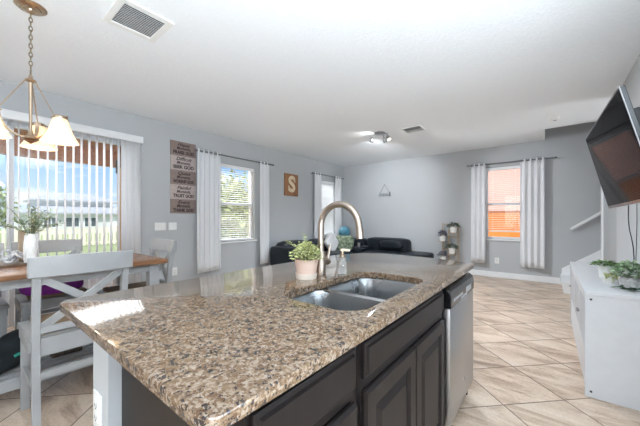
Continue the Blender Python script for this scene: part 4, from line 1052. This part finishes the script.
# horizontal blinds
def hblind(label, axis, c, u0, u1, z0, z1, n, tilt, group='horizontal window blinds', wd=0.048):
    t = thing('window_blind', label, 'blind', (c, u0, z0) if axis == 'x' else (u0, c, z0), 0, group)
    L = u1 - u0; H_ = z1 - z0; s_ = MB(); hr = MB()
    def bx(mb, s0, s1, o, w_, z, th, tl=0.0):
        if axis == 'x': mb.box((o, (s0 + s1) / 2, z), (w_, s1 - s0, th), Euler((0, tl, 0)))
        else: mb.box(((s0 + s1) / 2, o, z), (s1 - s0, w_, th), Euler((tl, 0, 0)))
    for k in range(n): bx(s_, 0.004, L - 0.004, 0, wd, 0.03 + (H_ - 0.09) * k / (n - 1), 0.0025, tilt)
    s_.build('slats', M['blind'], t, smooth=False)
    bx(hr, 0, L, 0, 0.055, H_ - 0.03, 0.055); hr.build('headrail', M['trim'], t, smooth=False)
    br_ = MB(); bx(br_, 0.002, L - 0.002, 0, 0.05, 0.012, 0.018); br_.build('bottom_rail', M['trim'], t, smooth=False)
    cd = MB()
    for f in (0.2, 0.8):
        for o in (-0.024, 0.024):
            p = (o, L * f, 0) if axis == 'x' else (L * f, o, 0)
            cd.tube([p, (p[0], p[1], H_ - 0.02)], 0.001, 4)
    cd.build('cords', M['trim'], t)
    return t
hblind('white horizontal blind in the left-wall window with trees behind', 'x', XL - 0.036, W1[0] + 0.01, W1[1] - 0.01, W1[2] + 0.005, W1[3] - 0.005, 34, 0.30)
hblind('white closed blind in the corner window behind the faucet', 'x', XL - 0.036, W2[0] + 0.01, W2[1] - 0.01, W2[2] + 0.005, W2[3] - 0.005, 34, 1.05)
hblind('white horizontal blind in the far window against the orange house', 'y', YB + 0.036, W3[0] + 0.01, W3[1] - 0.01, W3[2] + 0.15, W3[3] - 0.005, 34, 0.13, wd=0.044)

# ------------------------------------------------------------------ wall decorations
ws = thing('word_sign', 'tall wooden plank sign with five lettered boards beside the curtain', 'sign', (XL, 2.325, 1.31))
words = (('Happy', 'Moments,', 'PRAISE GOD', 'a'), ('Difficult', 'Moments,', 'SEEK GOD', 'b'), ('Quiet', 'Moments,', 'WORSHIP GOD', 'a'), ('Painful', 'Moments,', 'TRUST GOD', 'b'), ('Every', 'Moment,', 'THANK GOD', 'a'))
bh = 1.17 / 5
for k, (a, b, c, kind) in enumerate(words):
    zc_ = 1.17 - bh * (k + 0.5)
    pb = MB().b2(0.0, 0.018, -0.21, 0.21, zc_ - bh / 2 + 0.0015, zc_ + bh / 2 - 0.0015, bev=0.002).build('board', M['sign_' + kind], ws, smooth=False)
    for txt, zz, sz_, shr, wd, bo in ((a, 0.066, 0.075, 0.35, 0.15 + 0.012 * len(a), 0.0012), (b, 0.004, 0.068, 0.35, 0.23, 0.0012), (c, -0.066, 0.072, 0.0, 0.34, 0.0026)):
        text_mesh('lettering', txt, sz_, M['sign_text'], pb, (0.0195, 0, zc_ + zz), (PI / 2, 0, PI / 2), 0.001, shr, wd, bo)
ss = thing('letter_sign', 'dark brown wooden board with a cream letter S between the curtains', 'sign', (XL, 4.855, 2.01))
MB().b2(0, 0.022, -0.225, 0.225, -0.255, 0.255, bev=0.004).build('board', M['s_board'], ss, smooth=False)
text_mesh('letter', 'S', 0.50, M['cream'], ss, (0.027, 0, 0.0), (PI / 2, 0, PI / 2), 0.005, 0.0, 0.22, 0.018)
for (dy, dz) in ((0.098, 0.105), (-0.098, -0.105)):
    MB().b2(0.022, 0.032, dy - 0.014, dy + 0.014, dz - 0.04, dz + 0.04).build('letter_serif', M['cream'], ss, smooth=False)
wh_ = thing('wire_wall_hanging', 'small triangular wire wall hanging with script on the far wall', 'wall hanging', (-3.40, YB - 0.012, 1.83))
MB().tube([(-0.17, 0, 0.0), (0, 0, 0.31), (0.17, 0, 0.0)], 0.006, 6).tube([(-0.17, 0, 0.0), (0.17, 0, 0.0)], 0.0045, 6).build('wire_frame', M['rod'], wh_)
MB().tube([(-0.15 + 0.0075 * i, 0, 0.045 + 0.030 * math.sin(i * 1.15) * (1 + 0.5 * math.sin(i * 0.5))) for i in range(36)], 0.005, 6).build('wire_script', M['rod'], wh_)
MB().b2(0.128, 0.165, -0.006, 0.004, -0.02, 0.10).build('dark_tag', M['rod'], wh_, smooth=False)

# ------------------------------------------------------------------ sofa
so = thing('sectional_sofa', 'black leather corner sofa along the left and far walls', 'sofa', (0, 0, 0))
LM = M['leather']
def cush(name, x0, x1, y0, y1, z0, z1, p=5, parent=so, rot=None):
    return pillow(MB(), ((x0 + x1) / 2, (y0 + y1) / 2, (z0 + z1) / 2), (x1 - x0, y1 - y0, z1 - z0), rot, p).build(name, LM, parent)
MB().b2(-4.50, -3.60, 4.20, 6.85, 0.06, 0.30, bev=0.02).build('base', LM, so); MB().b2(-3.60, -2.15, 5.95, 6.85, 0.06, 0.30, bev=0.02).build('base', LM, so)
MB().b2(-4.52, -3.66, 4.02, 4.24, 0.04, 0.66, bev=0.05).build('armrest', LM, so)
cush('seat_cushion', -4.25, -3.62, 4.22, 5.05, 0.26, 0.46); cush('seat_cushion', -4.25, -3.62, 5.05, 5.95, 0.26, 0.46); cush('seat_cushion', -3.62, -2.62, 5.9, 6.62, 0.26, 0.46)
cush('back_cushion', -4.56, -4.22, 4.14, 5.05, 0.36, 0.755, 4); cush('back_cushion', -4.56, -4.22, 5.05, 6.0, 0.36, 0.745, 4)
cush('back_cushion', -3.70, -2.58, 6.52, 6.86, 0.34, 0.755, 6); cush('back_cushion', -4.50, -3.70, 6.50, 6.86, 0.34, 0.715, 6)
cush('headrest', -3.28, -2.68, 6.42, 6.58, 0.50, 0.70, 4)
cush('chaise_cushion', -2.62, -2.02, 5.95, 6.84, 0.27, 0.47, 5)
MB().b2(-3.72, -3.48, 5.95, 6.55, 0.30, 0.55, bev=0.03).build('console', LM, so)
for k in range(4): MB().b2((-4.45, -3.68, -2.25, -2.25)[k] - 0.03, (-4.45, -3.68, -2.25, -2.25)[k] + 0.03, (4.3, 4.3, 6.0, 6.8)[k] - 0.03, (4.3, 4.3, 6.0, 6.8)[k] + 0.03, 0, 0.06).build('foot', M['black_matte'], so, smooth=False)
bl = MB().sphere((0, 0, 0.155), 0.155, u=28, v=18).build('blue_ball', M['blue_ball']); bl.location = (-4.42, 6.66, 0.712); tag(bl, 'round blue ball on the sofa back in the room corner', 'ball')
o = pillow(MB(), (0, 0, 0.19), (0.52, 0.15, 0.38), Euler((-0.25, 0, 0)), p=6).build('throw_pillow', M['green_cloth']); o.location = (-4.22, 6.34, 0.40); o.rotation_euler = (0, 0, 0.2); tag(o, 'green patterned pillow on the sofa below the blue ball', 'pillow')
o = pillow(MB(), (0, 0, 0.20), (0.12, 0.40, 0.40), Euler((0.75, -0.2, 0)), p=5).build('throw_pillow', M['pale_cloth']); o.location = (-4.10, 5.62, 0.46); tag(o, 'pale grey pillow leaning on the sofa back behind the faucet', 'pillow')
o = MB().lathe([(0, 0), (0.028, 0), (0.036, 0.10), (0.034, 0.10), (0.027, 0.006), (0, 0.006)]).build('tumbler', M['steel']); o.location = (-3.60, 6.05, 0.55); tag(o, 'small silver tumbler on the sofa console', 'cup')

# ------------------------------------------------------------------ plant ladder on the far wall
pl = thing('plant_stand', 'slim wooden ladder plant stand against the far wall', 'plant stand', (-1.745, 6.93, 0))
for x, z1 in ((-0.165, 1.14), (-0.03, 1.0), (0.165, 1.14)): MB().b2(x - 0.011, x + 0.011, -0.012, 0.012, 0, z1).build('upright', M['tan_wood'], pl, smooth=False)
for z in (0.20, 0.55, 0.82, 1.10): MB().b2(-0.175, 0.175, 0.012, 0.024, z - 0.010, z + 0.010).build('rung', M['tan_wood'], pl, smooth=False)
sup = [(0.085, 0.92), (-0.145, 0.72), (0.055, 0.455), (-0.14, 0.255)]
for x, z in sup: MB().b2(x - 0.075, x + 0.075, -0.16, -0.012, z - 0.015, z).build('pot_shelf', M['tan_wood'], pl, smooth=False)
pk = ((0, 'leaf_dark', 'green plant in a white pot, topmost right on the ladder stand'), (1, 'leaf_pur', 'dusky purple plant in a white pot, upper left of the ladder stand'), (2, 'leaf_dark', 'green plant in a white pot, lower right on the ladder stand'), (3, 'leaf_pur', 'dusky purple plant in a white pot, lowest left of the ladder stand'))
for k, lf, lab in pk:
    x, z = sup[k]
    t = thing('potted_plant', lab, 'potted plant', (-1.745 + x, 6.845, z), 0, 'potted plants on the ladder stand')
    MB().lathe([(0, 0), (0.058, 0), (0.072, 0.125), (0.068, 0.125), (0.056, 0.105), (0, 0.105)], seg=20).build('pot', M['white_ceramic'], t)
    MB().lathe([(0, 0.107), (0.064, 0.107)], seg=20).build('soil', M['soil'], t)
    foliage_ball(170, 0.115 if lf == 'leaf_dark' else 0.09, 0.12 if lf == 'leaf_dark' else 0.15, 0.05, 0.024, 40 + k, (0, 0, 0.10), down=0.1).build('foliage', M[lf], t, smooth=False)

# ------------------------------------------------------------------ stairs and handrail
stt = thing('staircase', 'white stairs rising right along the far wall behind the sideboard', 'stairs', (0.19, YB - 0.002, 0))
for k in range(12):
    x = k * 0.255; h = 0.185 * (k + 1)
    MB().b2(x, x + 0.255, -0.84, -0.03, 0.0, h - 0.03).build('riser', M['trim'], stt, smooth=False)
    MB().b2(x - 0.025, x + 0.255, -0.86, -0.03, h - 0.03, h).build('tread', M['trim'], stt, smooth=False)
MB().prism([(-0.02, 0), (0.0, 0.30), (2.6, 0.30 + 2.6 * 0.725), (2.9, 0.30 + 2.6 * 0.725), (2.9, 0)], 'y', -0.03, 0.0).build('skirt_board', M['trim'], stt, smooth=False)
hr_ = thing('handrail', 'white stair handrail sloping up the far wall', 'handrail', (0, YB, 0))
MB().bar((0.31, -0.07, 1.03), (2.0, -0.07, 1.03 + 1.69 * 0.76), 0.04, 0.045, (0, 0, 1), 0.010).build('rail', M['trim'], hr_)
for x in (0.52, 1.4): MB().tube([(x, 0, 1.0 + (x - 0.31) * 0.76), (x, -0.05, 0.985 + (x - 0.31) * 0.76), (x, -0.07, 1.01 + (x - 0.31) * 0.76)], 0.009, 8).build('bracket', M['steel'], hr_)

# ------------------------------------------------------------------ sideboard, plants on it, television
SX0, SX1, SY0, SY1, SH = 0.195, 0.60, 2.70, 4.45, 0.725
sb = thing('sideboard', 'low white sideboard with slatted doors below the television', 'sideboard', (0, 0, 0))
WL = M['white_lac']
MB().b2(SX0 - 0.004, SX1, SY0 - 0.004, SY1 + 0.004, SH - 0.03, SH, bev=0.003).build('top', WL, sb)
for y in (SY0, SY1 - 0.025):
    pn = MB().b2(SX0, SX1, y, y + 0.025, 0, SH - 0.03).build('side_panel', WL, sb, smooth=False)
    if y == SY0:
        for z in (0.04, SH - 0.055): MB().cyl((SX0 + 0.03, y - 0.002, z), (SX0 + 0.03, y + 0.004, z), 0.0075, seg=12).build('screw_cap', M['outlet_dark'], pn)
MB().b2(SX0 + 0.02, SX1, SY0 + 0.025, SY1 - 0.025, 0.05, 0.07).b2(SX1 - 0.012, SX1, SY0 + 0.025, SY1 - 0.025, 0.05, SH - 0.03).b2(SX0 + 0.03, SX1 - 0.012, 3.56, 3.58, 0.07, SH - 0.03).build('carcass', WL, sb, smooth=False)
MB().b2(SX0 + 0.012, SX0 + 0.03, SY0 + 0.025, SY1 - 0.025, 0.0, 0.06).build('plinth', WL, sb, smooth=False)
nd = 3; dl = (SY1 - SY0 - 0.05) / nd
for k in range(nd):
    a = SY0 + 0.025 + dl * k + 0.003; b = a + dl - 0.006
    dm = MB(); x0, x1 = SX0 + 0.006, SX0 + 0.024
    dm.b2(x0, x1, a, a + 0.05, 0.065, SH - 0.035); dm.b2(x0, x1, b - 0.05, b, 0.065, SH - 0.035)
    dm.b2(x0, x1, a + 0.05, b - 0.05, SH - 0.085, SH - 0.035); dm.b2(x0, x1, a + 0.05, b - 0.05, 0.065, 0.30)
    for j in range(5): yy = a + 0.05 + (b - a - 0.10) * (j + 0.5) / 5; dm.b2(x0 + 0.003, x1 - 0.003, yy - 0.016, yy + 0.016, 0.30, SH - 0.085)
    dm.b2(x1 - 0.004, x1, a + 0.05, b - 0.05, 0.30, SH - 0.085)
    d_ = dm.build('door', WL, sb, smooth=False)
    yk = b - 0.025 if k != 1 else a + 0.025
    MB().sphere((x0 - 0.010, yk, 0.45), 0.011).tube([(x0, yk, 0.45), (x0 - 0.008, yk, 0.45)], 0.005, 8).build('knob', M['grey_plastic'], d_)
q1 = thing('potted_plant', 'small spreading green plant in a white pot at the back of the sideboard', 'potted plant', (0.375, 3.42, SH))
MB().lathe([(0, 0), (0.040, 0), (0.047, 0.10), (0.044, 0.10), (0.038, 0.085), (0, 0.085)]).build('pot', M['white_ceramic'], q1); MB().lathe([(0, 0.087), (0.042, 0.087)]).build('soil', M['soil'], q1)
f1 = foliage_ball(170, 0.082, 0.038, 0.036, 0.018, 71, (0, 0, 0.098), down=0.3); f1.build('foliage', M['leaf_g'], q1, smooth=False)
q2 = thing('potted_plant', 'bushy variegated plant in a speckled grey pot on the sideboard', 'potted plant', (0.465, 3.05, SH))
MB().lathe([(0, 0), (0.055, 0), (0.066, 0.075), (0.062, 0.075), (0.054, 0.06), (0, 0.06)]).build('pot', M['grey_ceramic'], q2); MB().lathe([(0, 0.062), (0.058, 0.062)]).build('soil', M['soil'], q2)
foliage_ball(330, 0.090, 0.115, 0.036, 0.027, 72, (0, 0, 0.07), down=0.3).build('foliage', M['leaf_var'], q2, smooth=False)
q3 = thing('trailing_plant', 'yellow-green leafy sprig in a small white cup beside the grey pot', 'plant', (0.365, 3.16, SH))
MB().lathe([(0, 0), (0.030, 0), (0.036, 0.055), (0.033, 0.055), (0, 0.045)]).build('cup', M['white_ceramic'], q3)
foliage_ball(90, 0.042, 0.055, 0.026, 0.018, 73, (0.015, -0.02, 0.03), down=0.6).build('foliage', M['leaf_y'], q3, smooth=False)
lfm = MB(); rd = random.Random(9)
for k in range(34):
    lfm.leaf((rd.uniform(-0.06, 0.06), rd.uniform(-0.03, 0.03), 0.004 + rd.uniform(0, 0.016)), (rd.uniform(-1, 1), rd.uniform(-.5, .5), 0.12), (rd.uniform(-.2, .2), rd.uniform(-.2, .2), 1), 0.055, 0.022, 0.1)
lfm = lfm.build('fallen_leaves', M['leaf_dark'], smooth=False); lfm.location = (0.44, 2.90, SH); tag(lfm, 'dark green leaf sprig lying on the sideboard before the grey pot', 'leaves')

# television: far-top (0.276,3.80,1.99), near-top (0.323,2.46), far-bottom (0.437,3.80,1.317)
tv = thing('television', 'large flat black television tilted down on the right wall', 'television', (0, 0, 0))
At, Bt, Ab = Vector((0.276, 3.80, 1.995)), Vector((0.323, 2.46, 2.010)), Vector((0.437, 3.80, 1.317))
ey = (Bt - At); Lt = ey.length; ey.normalize(); ez = (Ab - At); ez = (ez - ey * ez.dot(ey)); Ht = ez.length; ez.normalize(); en = ey.cross(ez).normalized()
if en.x > 0: en = -en      # faces the room
Rt = Matrix((ey, ez, en)).transposed(); ctr = At + ey * Lt / 2 + ez * Ht / 2
def tvbox(name, m, u0, u1, v0, v1, n0, n1, bev=0.0, par=tv):
    mb = MB(); c = ctr + ey * (u0 + u1) / 2 + ez * (v0 + v1) / 2 + en * (n0 + n1) / 2
    mb.box(c, (u1 - u0, v1 - v0, n1 - n0), Rt, bev); return mb.build(name, m, par, smooth=False)
tvbox('bezel', M['black_gloss'], -Lt / 2, Lt / 2, -Ht / 2, Ht / 2, -0.030, -0.001, 0.003)
tvbox('screen', M['screen'], -Lt / 2 + 0.012, Lt / 2 - 0.012, -Ht / 2 + 0.012, Ht / 2 - 0.022, -0.001, 0.0008)
fr_ = MB()
for (u0, u1, v0, v1) in ((-Lt / 2, Lt / 2, -Ht / 2 - 0.003, -Ht / 2), (-Lt / 2, Lt / 2, Ht / 2, Ht / 2 + 0.004), (-Lt / 2 - 0.003, -Lt / 2, -Ht / 2, Ht / 2), (Lt / 2, Lt / 2 + 0.003, -Ht / 2, Ht / 2)):
    c = ctr + ey * (u0 + u1) / 2 + ez * (v0 + v1) / 2 - en * 0.004; fr_.box(c, (u1 - u0, v1 - v0, 0.005), Rt)
fr_.build('silver_edge', M['grey_plastic'], tv, smooth=False)
tvbox('rear_housing', M['black_matte'], -Lt * 0.46, Lt * 0.46, -Ht * 0.30, Ht * 0.47, -0.075, -0.030, 0.012)
wc = Vector((XR, ctr.y, ctr.z + 0.02)); bc = ctr - en * 0.08
am = MB(); am.box(wc - Vector((0.012, 0, 0)), (0.02, 0.30, 0.40)); am.bar(wc - Vector((0.02, 0, 0)), bc, 0.06, 0.05, (0, 0, 1)); am.box(bc, (0.36, 0.30, 0.012), Rt)
am.build('mount_arm', M['black_matte'], tv, smooth=False)
def cable(label, pts, r=0.004):
    o = MB().tube(pts, r, 8).build('cable', M['black_matte']); return tag(o, label, 'cable', 'cables under the television')
cable('wavy dark cable hanging on the wall below the television', [(0.645, 4.32, 1.45), (0.644, 4.33, 1.32), (0.648, 4.36, 1.22), (0.646, 4.30, 1.12), (0.648, 4.20, 1.02), (0.646, 4.12, 0.94), (0.648, 4.10, 0.84), (0.646, 4.11, 0.75)])
cable('straight thin cable hanging on the wall right of the wavy one', [(0.648, 3.98, 1.45), (0.650, 3.99, 1.2), (0.650, 4.02, 0.95), (0.650, 4.04, 0.74)], 0.0025)
